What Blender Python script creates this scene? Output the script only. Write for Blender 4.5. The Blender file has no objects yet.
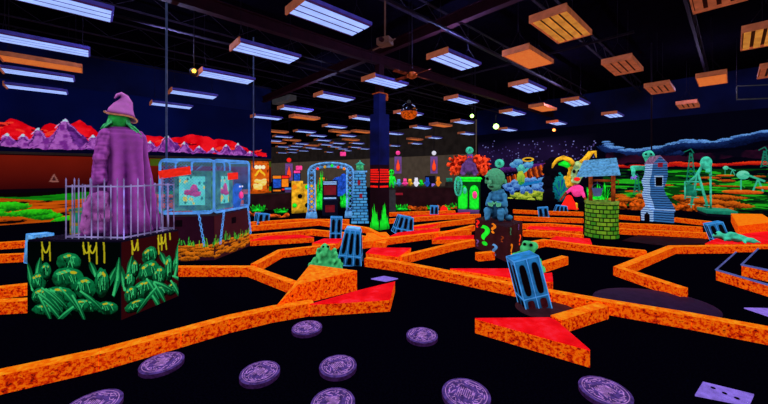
import bpy, bmesh, math, random
import numpy as np
from mathutils import Vector, Matrix, noise
random.seed(7)
col = bpy.context.scene.collection
PI = math.pi
F = 320.0; HZ = 172.0; CH = 1.6
TH = math.radians(42.5)
A = Vector((math.cos(TH), math.sin(TH), 0)); B = Vector((math.sin(TH), -math.cos(TH), 0))

def G(px, py, z=0.0):
    Y = F*(CH-z)/(py-HZ)
    return Vector(((px-384)/F*Y, Y, z))
def D(px, py, Y):
    return Vector(((px-384)/F*Y, Y, CH-(py-HZ)*Y/F))

# ------------------------------------------------------------ materials
def sock(n, *names):
    for k in names:
        if k in n.inputs: return n.inputs[k]
def rgb(c): return (c[0], c[1], c[2], 1)
def s2l(r, g, b):
    f = lambda v: ((v/255+.055)/1.055)**2.4 if v/255 > .04045 else v/255/12.92
    return (f(r), f(g), f(b))
MATS = {}
def mat(name, c, em=0.0, rough=.7, var=.25, scale=6, metal=0.0, ec=None, alpha=None, spec=.2, point=0.0, hi=None, shaded_glow=False):
    if name in MATS: return MATS[name]
    m = bpy.data.materials.new(name); m.use_nodes = True
    nt = m.node_tree; b = nt.nodes['Principled BSDF']
    b.inputs['Roughness'].default_value = rough; b.inputs['Metallic'].default_value = metal
    b.inputs['Specular IOR Level'].default_value = spec
    tc = nt.nodes.new('ShaderNodeTexCoord'); nz = nt.nodes.new('ShaderNodeTexNoise')
    nz.inputs['Scale'].default_value = scale; nz.inputs['Detail'].default_value = 4
    nt.links.new(tc.outputs['Object'], nz.inputs['Vector'])
    r = nt.nodes.new('ShaderNodeValToRGB'); e = r.color_ramp.elements
    e[0].position = .35; e[1].position = .65
    e[0].color = rgb([v*(1-var) for v in c]); e[1].color = rgb([min(1, v*(1+var*.6)) for v in c])
    nt.links.new(nz.outputs['Fac'], r.inputs['Fac'])
    out = r.outputs['Color']
    if point:      # dry-brush style shading: edge highlights and hollow shade put into the colour
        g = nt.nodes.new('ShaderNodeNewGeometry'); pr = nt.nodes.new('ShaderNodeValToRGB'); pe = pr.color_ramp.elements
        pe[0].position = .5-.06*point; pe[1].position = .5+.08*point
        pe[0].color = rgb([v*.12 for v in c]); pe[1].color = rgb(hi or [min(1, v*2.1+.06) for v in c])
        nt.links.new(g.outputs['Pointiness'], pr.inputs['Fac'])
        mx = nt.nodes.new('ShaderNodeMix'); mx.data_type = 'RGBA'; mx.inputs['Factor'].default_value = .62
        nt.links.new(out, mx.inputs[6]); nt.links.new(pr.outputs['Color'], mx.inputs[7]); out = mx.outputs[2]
    nt.links.new(out, b.inputs['Base Color'])
    if em:
        if ec is None: nt.links.new(out, b.inputs['Emission Color'])
        else: b.inputs['Emission Color'].default_value = rgb(ec)
        b.inputs['Emission Strength'].default_value = em
        if point or shaded_glow:      # fluorescent glow with crease shade and top light put into its strength
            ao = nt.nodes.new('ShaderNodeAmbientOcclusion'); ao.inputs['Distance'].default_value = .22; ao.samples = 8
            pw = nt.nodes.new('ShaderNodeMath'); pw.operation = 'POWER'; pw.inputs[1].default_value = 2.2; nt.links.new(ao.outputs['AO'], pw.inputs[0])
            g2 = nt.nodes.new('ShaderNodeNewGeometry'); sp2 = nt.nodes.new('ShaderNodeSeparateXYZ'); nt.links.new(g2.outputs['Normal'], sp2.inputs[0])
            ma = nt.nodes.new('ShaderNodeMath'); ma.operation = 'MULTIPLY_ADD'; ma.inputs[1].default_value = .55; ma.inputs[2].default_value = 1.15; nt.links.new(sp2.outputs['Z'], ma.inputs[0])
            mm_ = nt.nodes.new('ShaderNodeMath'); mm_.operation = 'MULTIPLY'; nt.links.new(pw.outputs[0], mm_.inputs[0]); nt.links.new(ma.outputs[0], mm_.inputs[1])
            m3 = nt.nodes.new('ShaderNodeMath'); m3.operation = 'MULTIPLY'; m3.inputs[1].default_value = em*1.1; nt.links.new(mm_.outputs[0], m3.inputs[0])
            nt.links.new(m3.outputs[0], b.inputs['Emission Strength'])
    if alpha is not None: b.inputs['Alpha'].default_value = alpha
    MATS[name] = m; return m

def ramp_mat(name, stops, em, scale=12, detail=6, rough=.8, dist=0.0, topstops=None, vec='Object'):
    m = bpy.data.materials.new(name); m.use_nodes = True
    nt = m.node_tree; b = nt.nodes['Principled BSDF']
    b.inputs['Roughness'].default_value = rough; b.inputs['Specular IOR Level'].default_value = .1
    tc = nt.nodes.new('ShaderNodeTexCoord')
    def chain(st, sc, dt):
        nz = nt.nodes.new('ShaderNodeTexNoise'); nz.inputs['Scale'].default_value = sc
        nz.inputs['Detail'].default_value = dt; nz.inputs['Roughness'].default_value = .65
        nz.inputs['Distortion'].default_value = dist
        nt.links.new(tc.outputs[vec], nz.inputs['Vector'])
        r = nt.nodes.new('ShaderNodeValToRGB'); el = r.color_ramp.elements
        el[0].position, el[0].color = st[0][0], rgb(st[0][1]); el[1].position, el[1].color = st[-1][0], rgb(st[-1][1])
        for p, c in st[1:-1]:
            x = el.new(p); x.color = rgb(c)
        nt.links.new(nz.outputs['Fac'], r.inputs['Fac'])
        return r.outputs['Color']
    out = chain(stops, scale, detail)
    if topstops:  # overhead light put into the colour: upward faces get brighter stops
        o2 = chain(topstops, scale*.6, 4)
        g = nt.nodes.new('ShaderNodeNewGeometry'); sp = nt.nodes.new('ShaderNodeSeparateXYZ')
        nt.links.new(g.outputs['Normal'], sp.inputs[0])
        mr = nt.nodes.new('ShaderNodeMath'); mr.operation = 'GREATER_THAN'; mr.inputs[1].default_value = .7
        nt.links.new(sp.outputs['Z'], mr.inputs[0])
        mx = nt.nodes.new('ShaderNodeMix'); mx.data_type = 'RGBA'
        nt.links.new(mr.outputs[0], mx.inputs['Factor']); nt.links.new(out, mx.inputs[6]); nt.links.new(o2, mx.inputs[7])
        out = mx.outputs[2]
    nt.links.new(out, b.inputs['Base Color']); nt.links.new(out, b.inputs['Emission Color'])
    b.inputs['Emission Strength'].default_value = em
    MATS[name] = m; return m

def brick_mat(name, c1, c2, mortar, em, w=.2, h=.08, ms=.02, vec='Object'):
    m = bpy.data.materials.new(name); m.use_nodes = True
    nt = m.node_tree; b = nt.nodes['Principled BSDF']; b.inputs['Roughness'].default_value = .8
    tc = nt.nodes.new('ShaderNodeTexCoord'); br = nt.nodes.new('ShaderNodeTexBrick')
    # cylinder-style unwrapping: angle and height of the object's own coordinates
    sp = nt.nodes.new('ShaderNodeSeparateXYZ'); nt.links.new(tc.outputs['Object'], sp.inputs[0])
    cb = nt.nodes.new('ShaderNodeCombineXYZ')
    if vec == 'cyl':
        at = nt.nodes.new('ShaderNodeMath'); at.operation = 'ARCTAN2'
        nt.links.new(sp.outputs['X'], at.inputs[0]); nt.links.new(sp.outputs['Y'], at.inputs[1])
        mu = nt.nodes.new('ShaderNodeMath'); mu.operation = 'MULTIPLY'; mu.inputs[1].default_value = .42
        nt.links.new(at.outputs[0], mu.inputs[0]); nt.links.new(mu.outputs[0], cb.inputs[0])
    else:
        ad = nt.nodes.new('ShaderNodeMath'); ad.operation = 'ADD'
        nt.links.new(sp.outputs['X'], ad.inputs[0]); nt.links.new(sp.outputs['Y'], ad.inputs[1])
        nt.links.new(ad.outputs[0], cb.inputs[0])
    nt.links.new(sp.outputs['Z'], cb.inputs[1]); nt.links.new(cb.outputs[0], br.inputs['Vector'])
    br.inputs['Color1'].default_value = rgb(c1); br.inputs['Color2'].default_value = rgb(c2)
    br.inputs['Mortar'].default_value = rgb(mortar); br.inputs['Scale'].default_value = 1
    br.inputs['Mortar Size'].default_value = ms; br.inputs['Brick Width'].default_value = w; br.inputs['Row Height'].default_value = h
    nt.links.new(br.outputs['Color'], b.inputs['Base Color']); nt.links.new(br.outputs['Color'], b.inputs['Emission Color'])
    b.inputs['Emission Strength'].default_value = em
    MATS[name] = m; return m

def stripe_mat(name, c1, c2, em, freq, axis='Z'):
    m = bpy.data.materials.new(name); m.use_nodes = True
    nt = m.node_tree; b = nt.nodes['Principled BSDF']; b.inputs['Roughness'].default_value = .8
    tc = nt.nodes.new('ShaderNodeTexCoord'); w = nt.nodes.new('ShaderNodeTexWave'); w.bands_direction = axis
    w.inputs['Scale'].default_value = freq; w.inputs['Distortion'].default_value = 1.5; w.inputs['Detail'].default_value = 3; w.inputs['Detail Scale'].default_value = 2
    nt.links.new(tc.outputs['Object'], w.inputs['Vector'])
    r = nt.nodes.new('ShaderNodeValToRGB'); e = r.color_ramp.elements; e[0].color = rgb(c1); e[1].color = rgb(c2); e[0].position = .15; e[1].position = .7
    nt.links.new(w.outputs['Fac'], r.inputs['Fac']); nt.links.new(r.outputs['Color'], b.inputs['Base Color']); nt.links.new(r.outputs['Color'], b.inputs['Emission Color'])
    b.inputs['Emission Strength'].default_value = em; MATS[name] = m; return m

def vc_mat():
    m = bpy.data.materials.new('painted'); m.use_nodes = True
    nt = m.node_tree; b = nt.nodes['Principled BSDF']; b.inputs['Roughness'].default_value = .85
    b.inputs['Specular IOR Level'].default_value = .1
    a = nt.nodes.new('ShaderNodeAttribute'); a.attribute_name = 'paint'
    nt.links.new(a.outputs['Color'], b.inputs['Base Color']); nt.links.new(a.outputs['Color'], b.inputs['Emission Color'])
    b.inputs['Emission Strength'].default_value = .75
    return m
PAINTED = vc_mat()

# ------------------------------------------------------------ mesh builder
class MB:
    def __init__(s): s.v = []; s.f = []; s.sm = []
    def add(s, vs, fs, M=None, smooth=False):
        n = len(s.v)
        s.v += [tuple(M @ Vector(v)) if M else tuple(v) for v in vs]
        s.f += [tuple(i+n for i in f) for f in fs]; s.sm += [smooth]*len(fs)
        return s
    def box(s, c, d, rz=0, M=None, taper=1.0, rx=0, ry=0):
        x, y, z = d[0]/2, d[1]/2, d[2]/2; t = taper
        vs = [(-x,-y,-z),(x,-y,-z),(x,y,-z),(-x,y,-z),(-x*t,-y*t,z),(x*t,-y*t,z),(x*t,y*t,z),(-x*t,y*t,z)]
        T = Matrix.Translation(c) @ Matrix.Rotation(rz,4,'Z') @ Matrix.Rotation(ry,4,'Y') @ Matrix.Rotation(rx,4,'X')
        if M: T = M @ T
        return s.add(vs, [(0,3,2,1),(4,5,6,7),(0,1,5,4),(1,2,6,5),(2,3,7,6),(3,0,4,7)], T)
    def prism(s, poly, z0, z1):
        n = len(poly); a = sum(poly[i][0]*poly[(i+1)%n][1]-poly[(i+1)%n][0]*poly[i][1] for i in range(n))
        if a < 0: poly = poly[::-1]; z1 = z1[::-1] if isinstance(z1, (list, tuple)) else z1
        zt = z1 if isinstance(z1, (list, tuple)) else [z1]*n
        vs = [(p[0],p[1],z0) for p in poly]+[(p[0],p[1],zt[i]) for i, p in enumerate(poly)]
        fs = [tuple(range(n))[::-1], tuple(range(n,2*n))]+[(i,(i+1)%n,(i+1)%n+n,i+n) for i in range(n)]
        return s.add(vs, fs)
    def tube(s, pts, r, seg=8, M=None, cap=True):
        pts = [Vector(p) for p in pts]; n = len(pts)
        rs = r if isinstance(r, (list, tuple)) else [r]*n
        vs = []; fs = []
        up = Vector((0,0,1))
        for i, p in enumerate(pts):
            d = (pts[min(i+1,n-1)]-pts[max(i-1,0)]).normalized()
            u = d.cross(up if abs(d.z) < .95 else Vector((1,0,0))).normalized(); w = d.cross(u)
            if i and u.dot(pu) < 0: u = -u; w = -w
            pu = u
            for k in range(seg):
                a = 2*PI*k/seg; vs.append(p+(u*math.cos(a)+w*math.sin(a))*rs[i])
        for i in range(n-1):
            for k in range(seg):
                fs.append((i*seg+k, i*seg+(k+1)%seg, (i+1)*seg+(k+1)%seg, (i+1)*seg+k))
        if cap: fs += [tuple(range(seg))[::-1], tuple(range((n-1)*seg, n*seg))]
        return s.add(vs, fs, M, True)
    def lathe(s, prof, seg=24, c=(0,0,0), M=None, sx=1, sy=1):
        vs = []; fs = []; n = len(prof)
        for r, z in prof:
            for k in range(seg):
                a = 2*PI*k/seg; vs.append((c[0]+r*math.cos(a)*sx, c[1]+r*math.sin(a)*sy, c[2]+z))
        for i in range(n-1):
            for k in range(seg):
                fs.append((i*seg+k, i*seg+(k+1)%seg, (i+1)*seg+(k+1)%seg, (i+1)*seg+k))
        fs += [tuple(range(seg))[::-1], tuple(range((n-1)*seg, n*seg))]
        return s.add(vs, fs, M, True)
    def ball(s, c, r, seg=14, M=None):
        if not isinstance(r, (list, tuple)): r = (r, r, r)
        n = seg//2; vs = [(c[0],c[1],c[2]-r[2])]; fs = []
        for i in range(1, n):
            p = -PI/2+PI*i/n
            for k in range(seg):
                a = 2*PI*k/seg; vs.append((c[0]+r[0]*math.cos(p)*math.cos(a), c[1]+r[1]*math.cos(p)*math.sin(a), c[2]+r[2]*math.sin(p)))
        vs.append((c[0],c[1],c[2]+r[2])); L = len(vs)-1
        for k in range(seg):
            fs.append((0, 1+(k+1)%seg, 1+k)); b = 1+(n-2)*seg; fs.append((b+k, b+(k+1)%seg, L))
        for i in range(n-2):
            for k in range(seg):
                q = 1+i*seg; fs.append((q+k, q+(k+1)%seg, q+seg+(k+1)%seg, q+seg+k))
        return s.add(vs, fs, M, True)
    def limb(s, p0, p1, r0, r1, n=6):
        for i in range(n+1):
            t = i/n; s.ball(Vector(p0).lerp(Vector(p1), t), r0+(r1-r0)*t, 10)
        return s
    def mesh(s, name):
        me = bpy.data.meshes.new(name); me.from_pydata(s.v, [], s.f)
        me.polygons.foreach_set('use_smooth', s.sm); me.update(); return me
    def build(s, name, m, parent=None, loc=None, bevel=0):
        o = bpy.data.objects.new(name, s.mesh(name)); col.objects.link(o)
        if isinstance(m, str): m = MATS[m]
        o.data.materials.append(m)
        if parent is not None: o.parent = parent
        if loc is not None: o.location = loc
        if bevel:
            b = o.modifiers.new('b', 'BEVEL'); b.width = bevel; b.segments = 2; b.limit_method = 'ANGLE'
        return o
    def blob(s, name, m, parent=None, vox=.02, bump=0.0, bs=8.0, loc=None):
        """melt the collected shapes into one continuous surface"""
        o = s.build('melt', m); r = o.modifiers.new('r', 'REMESH'); r.mode = 'VOXEL'; r.voxel_size = vox; r.use_smooth_shade = True
        sm = o.modifiers.new('s', 'SMOOTH'); sm.factor = .5; sm.iterations = 4
        dg = bpy.context.evaluated_depsgraph_get(); me = bpy.data.meshes.new_from_object(o.evaluated_get(dg))
        old = o.data; bpy.data.objects.remove(o); bpy.data.meshes.remove(old)
        me.name = name
        if bump:
            for v in me.vertices:
                k = noise.noise(v.co*bs)*bump; v.co += v.normal*k
        me.polygons.foreach_set('use_smooth', [True]*len(me.polygons))
        o = bpy.data.objects.new(name, me); col.objects.link(o)
        if not me.materials: me.materials.append(MATS[m] if isinstance(m, str) else m)
        if parent is not None: o.parent = parent
        if loc is not None: o.location = loc
        return o

def tag(o, label=None, cat=None, group=None, kind=None):
    if label: o['label'] = label
    if cat: o['category'] = cat
    if group: o['group'] = group
    if kind: o['kind'] = kind
    return o
def thing(name, label, cat, loc, rz=0, group=None):
    o = bpy.data.objects.new(name, None); o.empty_display_size = .1; col.objects.link(o)
    o.location = loc; o.rotation_euler = (0, 0, rz)
    return tag(o, label, cat, group)
def facing(p): return -math.atan2(p[0], p[1])
def struct(o): o['kind'] = 'structure'; return o
def copy_tree(o, parent=None):
    c = o.copy(); col.objects.link(c); c.parent = parent
    for ch in list(o.children): copy_tree(ch, c)
    return c
def text_mesh(name, body, size, m, parent, loc, rot, ext=.004, bold=0.0):
    cu = bpy.data.curves.new(name, 'FONT'); cu.body = body; cu.size = size; cu.extrude = ext
    cu.offset = bold; cu.align_x = 'CENTER'; cu.align_y = 'CENTER'
    t = bpy.data.objects.new('tmp', cu); col.objects.link(t)
    dg = bpy.context.evaluated_depsgraph_get(); me = bpy.data.meshes.new_from_object(t.evaluated_get(dg))
    bpy.data.objects.remove(t)
    o = bpy.data.objects.new(name, me); col.objects.link(o); me.materials.clear(); me.materials.append(MATS[m] if isinstance(m, str) else m)
    o.parent = parent; o.location = loc; o.rotation_euler = rot
    return o

# ------------------------------------------------------------ painted panels
def inpoly(X, Z, P):
    r = np.zeros(X.shape, bool); n = len(P)
    for i in range(n):
        x0, y0 = P[i]; x1, y1 = P[(i+1) % n]
        if y0 == y1: continue
        c = ((y0 > Z) != (y1 > Z)) & (X < (x1-x0)*(Z-y0)/(y1-y0)+x0)
        r ^= c
    return r
rng = np.random.RandomState(3)
def vnoise(X, Z, sc, seed=0):
    """smooth value noise on arrays"""
    r = np.random.RandomState(seed).rand(64, 64)
    x = X*sc; z = Z*sc; xi = np.floor(x).astype(int); zi = np.floor(z).astype(int)
    fx = x-xi; fz = z-zi; fx = fx*fx*(3-2*fx); fz = fz*fz*(3-2*fz)
    g = lambda a, b: r[a % 64, b % 64]
    return (g(xi,zi)*(1-fx)+g(xi+1,zi)*fx)*(1-fz)+(g(xi,zi+1)*(1-fx)+g(xi+1,zi+1)*fx)*fz
def fbm(X, Z, sc, seed=0): return vnoise(X,Z,sc,seed)*.55+vnoise(X,Z,sc*2.1,seed+1)*.3+vnoise(X,Z,sc*4.3,seed+2)*.15
class Canvas:
    """P0 origin (bottom-left seen from the front), U unit vector along, w width, z0..z1"""
    def __init__(s, P0, U, w, z0, z1, nx, nz, bg):
        s.P0 = Vector(P0); s.U = Vector(U).normalized(); s.w = w; s.z0 = z0; s.z1 = z1; s.nx = nx; s.nz = nz
        s.X, s.Z = np.meshgrid(np.linspace(0, w, nx), np.linspace(z0, z1, nz))
        s.C = np.zeros((nz, nx, 3)); s.C[:] = bg
    def px(s, x, y):
        r = (x-384)/F; t = (r*s.P0.y-s.P0.x)/(s.U.x-r*s.U.y); Y = s.P0.y+s.U.y*t
        return (t, CH-(y-HZ)*Y/F)
    def P(s, pts): return [s.px(*p) for p in pts]
    def put(s, m, c, soft=1.0):
        c = np.array(c); m = m.astype(float)[..., None]*soft
        s.C[:] = s.C*(1-m)+c*m
    def win(s, x0, x1, z0, z1):
        """slice of the grid that holds this patch"""
        dx = s.w/(s.nx-1); dz = (s.z1-s.z0)/(s.nz-1)
        i0 = max(0, int(x0/dx)-1); i1 = min(s.nx, int(x1/dx)+3); j0 = max(0, int((z0-s.z0)/dz)-1); j1 = min(s.nz, int((z1-s.z0)/dz)+3)
        if i1 <= i0 or j1 <= j0: return None
        sl = (slice(j0,j1), slice(i0,i1)); return s.X[sl], s.Z[sl], s.C[sl]
    def poly(s, pts, c, conv=True, nz=0, sc=4, c2=None, jag=0, seed=0):
        P = s.P(pts) if conv else pts; e = jag+.02
        w = s.win(min(p[0] for p in P)-e, max(p[0] for p in P)+e, min(p[1] for p in P)-e, max(p[1] for p in P)+e)
        if w is None: return
        X0, Z0, C = w; X, Z = X0, Z0
        if jag: X, Z = X0+(fbm(X0+9, Z0, 3/jag*.12, seed+8)-.5)*jag*2, Z0+(fbm(X0, Z0, 3/jag*.12, seed+5)-.5)*jag*2
        m = inpoly(X, Z, P)
        if c2 is None: C[m] = c
        else:
            k = np.clip((fbm(X0, Z0, sc, seed)-.35)/.3, 0, 1)[..., None]
            C[m] = (np.array(c)*(1-k)+np.array(c2)*k)[m]
    def line(s, pts, wd, c, conv=True, jag=0, seed=0):
        P = s.P(pts) if conv else pts; e = wd+jag
        for a, b in zip(P, P[1:]):
            w = s.win(min(a[0],b[0])-e, max(a[0],b[0])+e, min(a[1],b[1])-e, max(a[1],b[1])+e)
            if w is None: continue
            X, Z, C = w
            if jag: X, Z = X+(fbm(X+4, Z, 6, seed+3)-.5)*jag, Z+(fbm(X, Z, 6, seed)-.5)*jag
            ax, az = a; bx, bz = b; L = (bx-ax)**2+(bz-az)**2+1e-9
            t = np.clip(((X-ax)*(bx-ax)+(Z-az)*(bz-az))/L, 0, 1)
            d = np.hypot(X-ax-t*(bx-ax), Z-az-t*(bz-az)); C[d < wd/2] = c
    def disc(s, p, rx, rz, c, c2=None, conv=True, jag=0, seed=0, soft=False):
        x, z = s.px(*p) if conv else p; g = 1+jag
        w = s.win(x-rx*g, x+rx*g, z-rz*g, z+rz*g)
        if w is None: return
        X, Z, C = w
        q = ((X-x)/rx)**2+((Z-z)/rz)**2
        if jag: q = q+(fbm(X, Z, 2.5/min(rx, rz), seed)-.5)*jag*2
        m = q < 1
        if c2 is None: C[m] = c
        else:
            k = np.clip(.5+(Z-z)/rz*.6+(fbm(X, Z, 3/min(rx, rz), seed)-.5), 0, 1)[..., None]
            C[m] = (np.array(c)*(1-k)+np.array(c2)*k)[m]
    def build(s, name, parent=None, off=0.0, local=False):
        n = Vector((s.U.y, -s.U.x, 0))*off
        base = Vector((0,0,0)) if local else s.P0
        xs = (base.x+n.x+s.X*s.U.x).ravel(); ys = (base.y+n.y+s.X*s.U.y).ravel(); zs = s.Z.ravel()
        me = bpy.data.meshes.new(name)
        nx, nz = s.nx, s.nz; me.vertices.add(nx*nz)
        me.vertices.foreach_set('co', np.stack([xs, ys, zs], 1).ravel())
        i = np.arange(nz-1)[:, None]*nx+np.arange(nx-1)[None]; i = i.ravel()
        q = np.stack([i, i+1, i+1+nx, i+nx], 1)
        me.loops.add(q.size); me.loops.foreach_set('vertex_index', q.ravel())
        me.polygons.add(len(q)); me.polygons.foreach_set('loop_start', np.arange(len(q))*4)
        me.update(calc_edges=True)
        at = me.color_attributes.new('paint', 'FLOAT_COLOR', 'POINT')
        at.data.foreach_set('color', np.concatenate([s.C.reshape(-1, 3), np.ones((nx*nz, 1))], 1).ravel())
        me.materials.append(PAINTED)
        o = bpy.data.objects.new(name, me); col.objects.link(o)
        if parent is not None: o.parent = parent
        return o
def L(r, g, b): return np.array(s2l(r, g, b))
# ------------------------------------------------------------ materials used around the place
mat('black_carpet', (.0016,.0012,.006), em=.35, var=.5, scale=60, rough=1, spec=.0)
mat('ceiling_black', (.004,.003,.008), rough=1, spec=0)
mat('steel_maroon', (.03,.004,.009), em=.06, rough=.8)
mat('pipe_dark', (.014,.009,.02), em=.10, rough=.7)
mat('pipe_blue', (.06,.08,.20), em=.35)
mat('navy', (.006,.012,.07), em=.38, var=.7, scale=.7)
mat('navy_paint', (.002,.006,.06), em=.14, var=.8, scale=.5)
mat('olive_wall', (.105,.075,.052), em=.50, var=.15, scale=2)
mat('dark_brown', (.022,.016,.014), em=.45, var=.3, scale=2)
mat('maroon', (.03,.006,.010), em=.35, var=.4, scale=3)
mat('maroon_rug', (.018,.002,.006), em=.4, var=.4, scale=9)
mat('tube_blue', (.29,.42,.90), em=1.25, var=.14, scale=3)
mat('reflector', (.08,.07,.42), em=.9, var=.1)
mat('louver_dark', (.06,.015,.10), em=.5)
mat('housing_violet', (.05,.04,.30), em=.5)
mat('housing_orange', (.60,.16,.07), em=.30, var=.3, scale=5)
mat('diffuser_orange', (.85,.20,.04), em=.70, var=.3, scale=40)
mat('louver_gold', (.80,.32,.05), em=.55, var=.3)
mat('louver_red', (.50,.12,.05), em=.45)
mat('slot_dark', (.035,.008,.01), em=.1)
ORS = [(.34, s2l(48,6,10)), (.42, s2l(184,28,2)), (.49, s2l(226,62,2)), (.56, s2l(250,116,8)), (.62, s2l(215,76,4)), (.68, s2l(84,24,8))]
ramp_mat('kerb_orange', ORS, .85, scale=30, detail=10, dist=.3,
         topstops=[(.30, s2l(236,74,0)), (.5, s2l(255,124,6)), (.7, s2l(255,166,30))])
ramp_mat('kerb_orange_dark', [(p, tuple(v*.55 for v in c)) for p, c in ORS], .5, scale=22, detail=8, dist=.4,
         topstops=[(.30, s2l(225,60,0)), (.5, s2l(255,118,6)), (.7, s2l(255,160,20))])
ramp_mat('red_felt', [(.35, s2l(225,4,14)), (.52, s2l(255,14,24)), (.68, s2l(255,40,60))], .85, scale=5)
mat('blue_edge', s2l(60,120,205), em=.9, var=.2)
mat('pale_blue', s2l(90,155,215), em=.85, var=.45, scale=9, shaded_glow=True)
mat('tower_blue', s2l(30,106,168), em=.8, var=.35, scale=12, shaded_glow=True)
mat('tower_side', s2l(20,60,120), em=.65, var=.35, scale=12)
mat('window_dark', (.002,.003,.012), var=.2, em=.1)
mat('window_maroon', (.05,.006,.012), var=.4, em=.5, scale=20)
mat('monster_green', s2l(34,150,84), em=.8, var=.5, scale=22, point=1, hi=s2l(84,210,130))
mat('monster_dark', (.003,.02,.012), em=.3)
mat('teal', s2l(56,180,148), em=.8, var=.4, scale=9, shaded_glow=True)
mat('teal_dark', s2l(22,125,98), em=.75, var=.4, scale=9, shaded_glow=True)
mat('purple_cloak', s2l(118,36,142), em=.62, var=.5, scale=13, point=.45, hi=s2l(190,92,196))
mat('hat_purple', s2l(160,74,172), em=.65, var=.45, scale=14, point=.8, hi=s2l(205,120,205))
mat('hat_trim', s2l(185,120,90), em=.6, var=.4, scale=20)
mat('hair_green', s2l(70,190,120), em=.7, var=.5, scale=25, shaded_glow=True)
mat('skin_green', s2l(40,170,70), em=.6, var=.4, scale=10, shaded_glow=True)
mat('cage_steel', s2l(140,128,185), em=.7, var=.7, scale=5)
mat('cage_blue', s2l(80,145,220), em=.95, var=.35, scale=7)
mat('lavender', s2l(140,112,225), em=.85, var=.25, scale=20)
mat('disc_purple', s2l(84,58,136), em=.75, var=.55, scale=26)
mat('disc_side', s2l(54,26,74), em=.6, var=.5, scale=40)
mat('disc_ink', s2l(176,124,196), em=.85, var=.4, scale=20)
mat('ink_dark', (.003,.002,.012))
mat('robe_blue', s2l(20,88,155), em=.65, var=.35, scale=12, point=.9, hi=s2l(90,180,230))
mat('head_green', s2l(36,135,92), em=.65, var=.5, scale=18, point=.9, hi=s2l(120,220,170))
mat('glow_green', s2l(20,225,40), em=.95, var=.3, scale=12, shaded_glow=True)
mat('leaf_green', s2l(16,190,36), em=1.25, var=.6, scale=14, shaded_glow=True)
mat('glow_red', s2l(245,30,20), em=1.0, var=.15)
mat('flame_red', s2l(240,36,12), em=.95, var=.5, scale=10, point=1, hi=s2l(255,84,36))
mat('glow_yellow', s2l(225,165,30), em=.85, var=.5, scale=7, shaded_glow=True)
mat('glow_pink', s2l(240,60,140), em=.9, var=.3, shaded_glow=True)
mat('glow_orange', s2l(250,130,20), em=.9, var=.3)
mat('rock_orange', s2l(200,80,10), em=.75, var=.8, scale=8, shaded_glow=True)
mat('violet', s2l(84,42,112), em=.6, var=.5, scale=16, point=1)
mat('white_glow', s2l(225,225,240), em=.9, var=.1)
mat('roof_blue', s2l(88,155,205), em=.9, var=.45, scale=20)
mat('wood_brown', s2l(150,62,22), em=.55, var=.5, scale=12, shaded_glow=True)
stripe_mat('house_blue', s2l(10,34,78), s2l(54,112,172), .8, 4.2)
stripe_mat('siding_light', s2l(50,80,140), s2l(150,190,228), .85, 4.2)
mat('mirror', (.8,.8,.8), metal=1, rough=.08, var=0)
mat('grey_pipe', s2l(62,62,66), em=.4)
mat('amber', s2l(255,190,60), em=3.0, var=.2)
mat('lamp_green', s2l(190,255,120), em=4.0, var=.05)
mat('lamp_red', s2l(255,120,60), em=3.0, var=.05)
mat('screen_teal', s2l(110,215,190), em=.9, var=.35, scale=12)
mat('frame_green', s2l(70,130,90), em=.7, var=.7, scale=16)
mat('screen_blue', s2l(30,80,190), em=.9, var=.6, scale=8)
mat('arcade_black', (.006,.006,.02), em=.3)
brick_mat('well_brick', s2l(36,120,24), s2l(112,158,34), s2l(6,22,8), .85, w=.17, h=.10, ms=.014, vec='cyl')
brick_mat('blue_brick', s2l(74,156,212), s2l(44,116,176), s2l(4,22,50), .95, w=.22, h=.09, ms=.013)

# ------------------------------------------------------------ the shell of the hall
LW = Vector((-20.3, 1.53, 0)); LWL = 20.25            # left wall runs along A and ends at the corner by the poster
LC = LW+A*LWL
RW = Vector((6.1, 21.0, 0)); RWL = 25.0               # right wall runs along B
OW = Vector((0.9, 31.0, 0))-B*30; OWE = Vector((0.9,31.0,0))+B*9.1
RE = RW+B*RWL
FARL = LC-B*40
poly = [LW, LC, FARL, OW, OWE, RW, RE, Vector((RE.x,-3,0)), Vector((LW.x,-3,0))]
f = MB(); f.prism([(p.x,p.y) for p in poly], -.2, 0.0); struct(f.build('floor', 'black_carpet'))
f = MB(); f.prism([(p.x,p.y) for p in poly], 5.6, 5.8); struct(f.build('ceiling', 'ceiling_black'))
def wall(name, P, Q, z0, z1, m, th=.15, inset=0.0):
    P = Vector(P); Q = Vector(Q); u = (Q-P).normalized(); n = Vector((u.y,-u.x,0))
    a, b, c, d = P+n*inset, Q+n*inset, Q-n*th, P-n*th
    w = MB(); w.prism([(p.x,p.y) for p in (a,b,c,d)], z0, z1); return struct(w.build(name, m))
wall('wall_left', LW, LC, 0, 5.6, 'navy_paint')
wall('wall_far_left', LC, FARL, 0, 5.6, 'navy')
wall('wall_far', FARL, OW, 0, 5.6, 'navy')
wall('wall_back', OW, OWE, 0, 5.6, 'olive_wall')
wall('wall_jog', OWE, RW, 0, 5.6, 'dark_brown')
wall('wall_right', RW, RE, 0, 5.6, 'navy_paint')
wall('wall_side', RE, Vector((RE.x,-3,0)), 0, 5.6, 'navy_paint')
wall('wall_front', Vector((RE.x,-3,0)), Vector((LW.x,-3,0)), 0, 5.6, 'navy_paint')
wall('wall_rear_left', Vector((LW.x,-3,0)), LW, 0, 5.6, 'navy_paint')
wall('trim_1', OW, OWE-B*.1, 3.0, 5.58, 'dark_brown', th=-.02, inset=.25)

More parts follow.
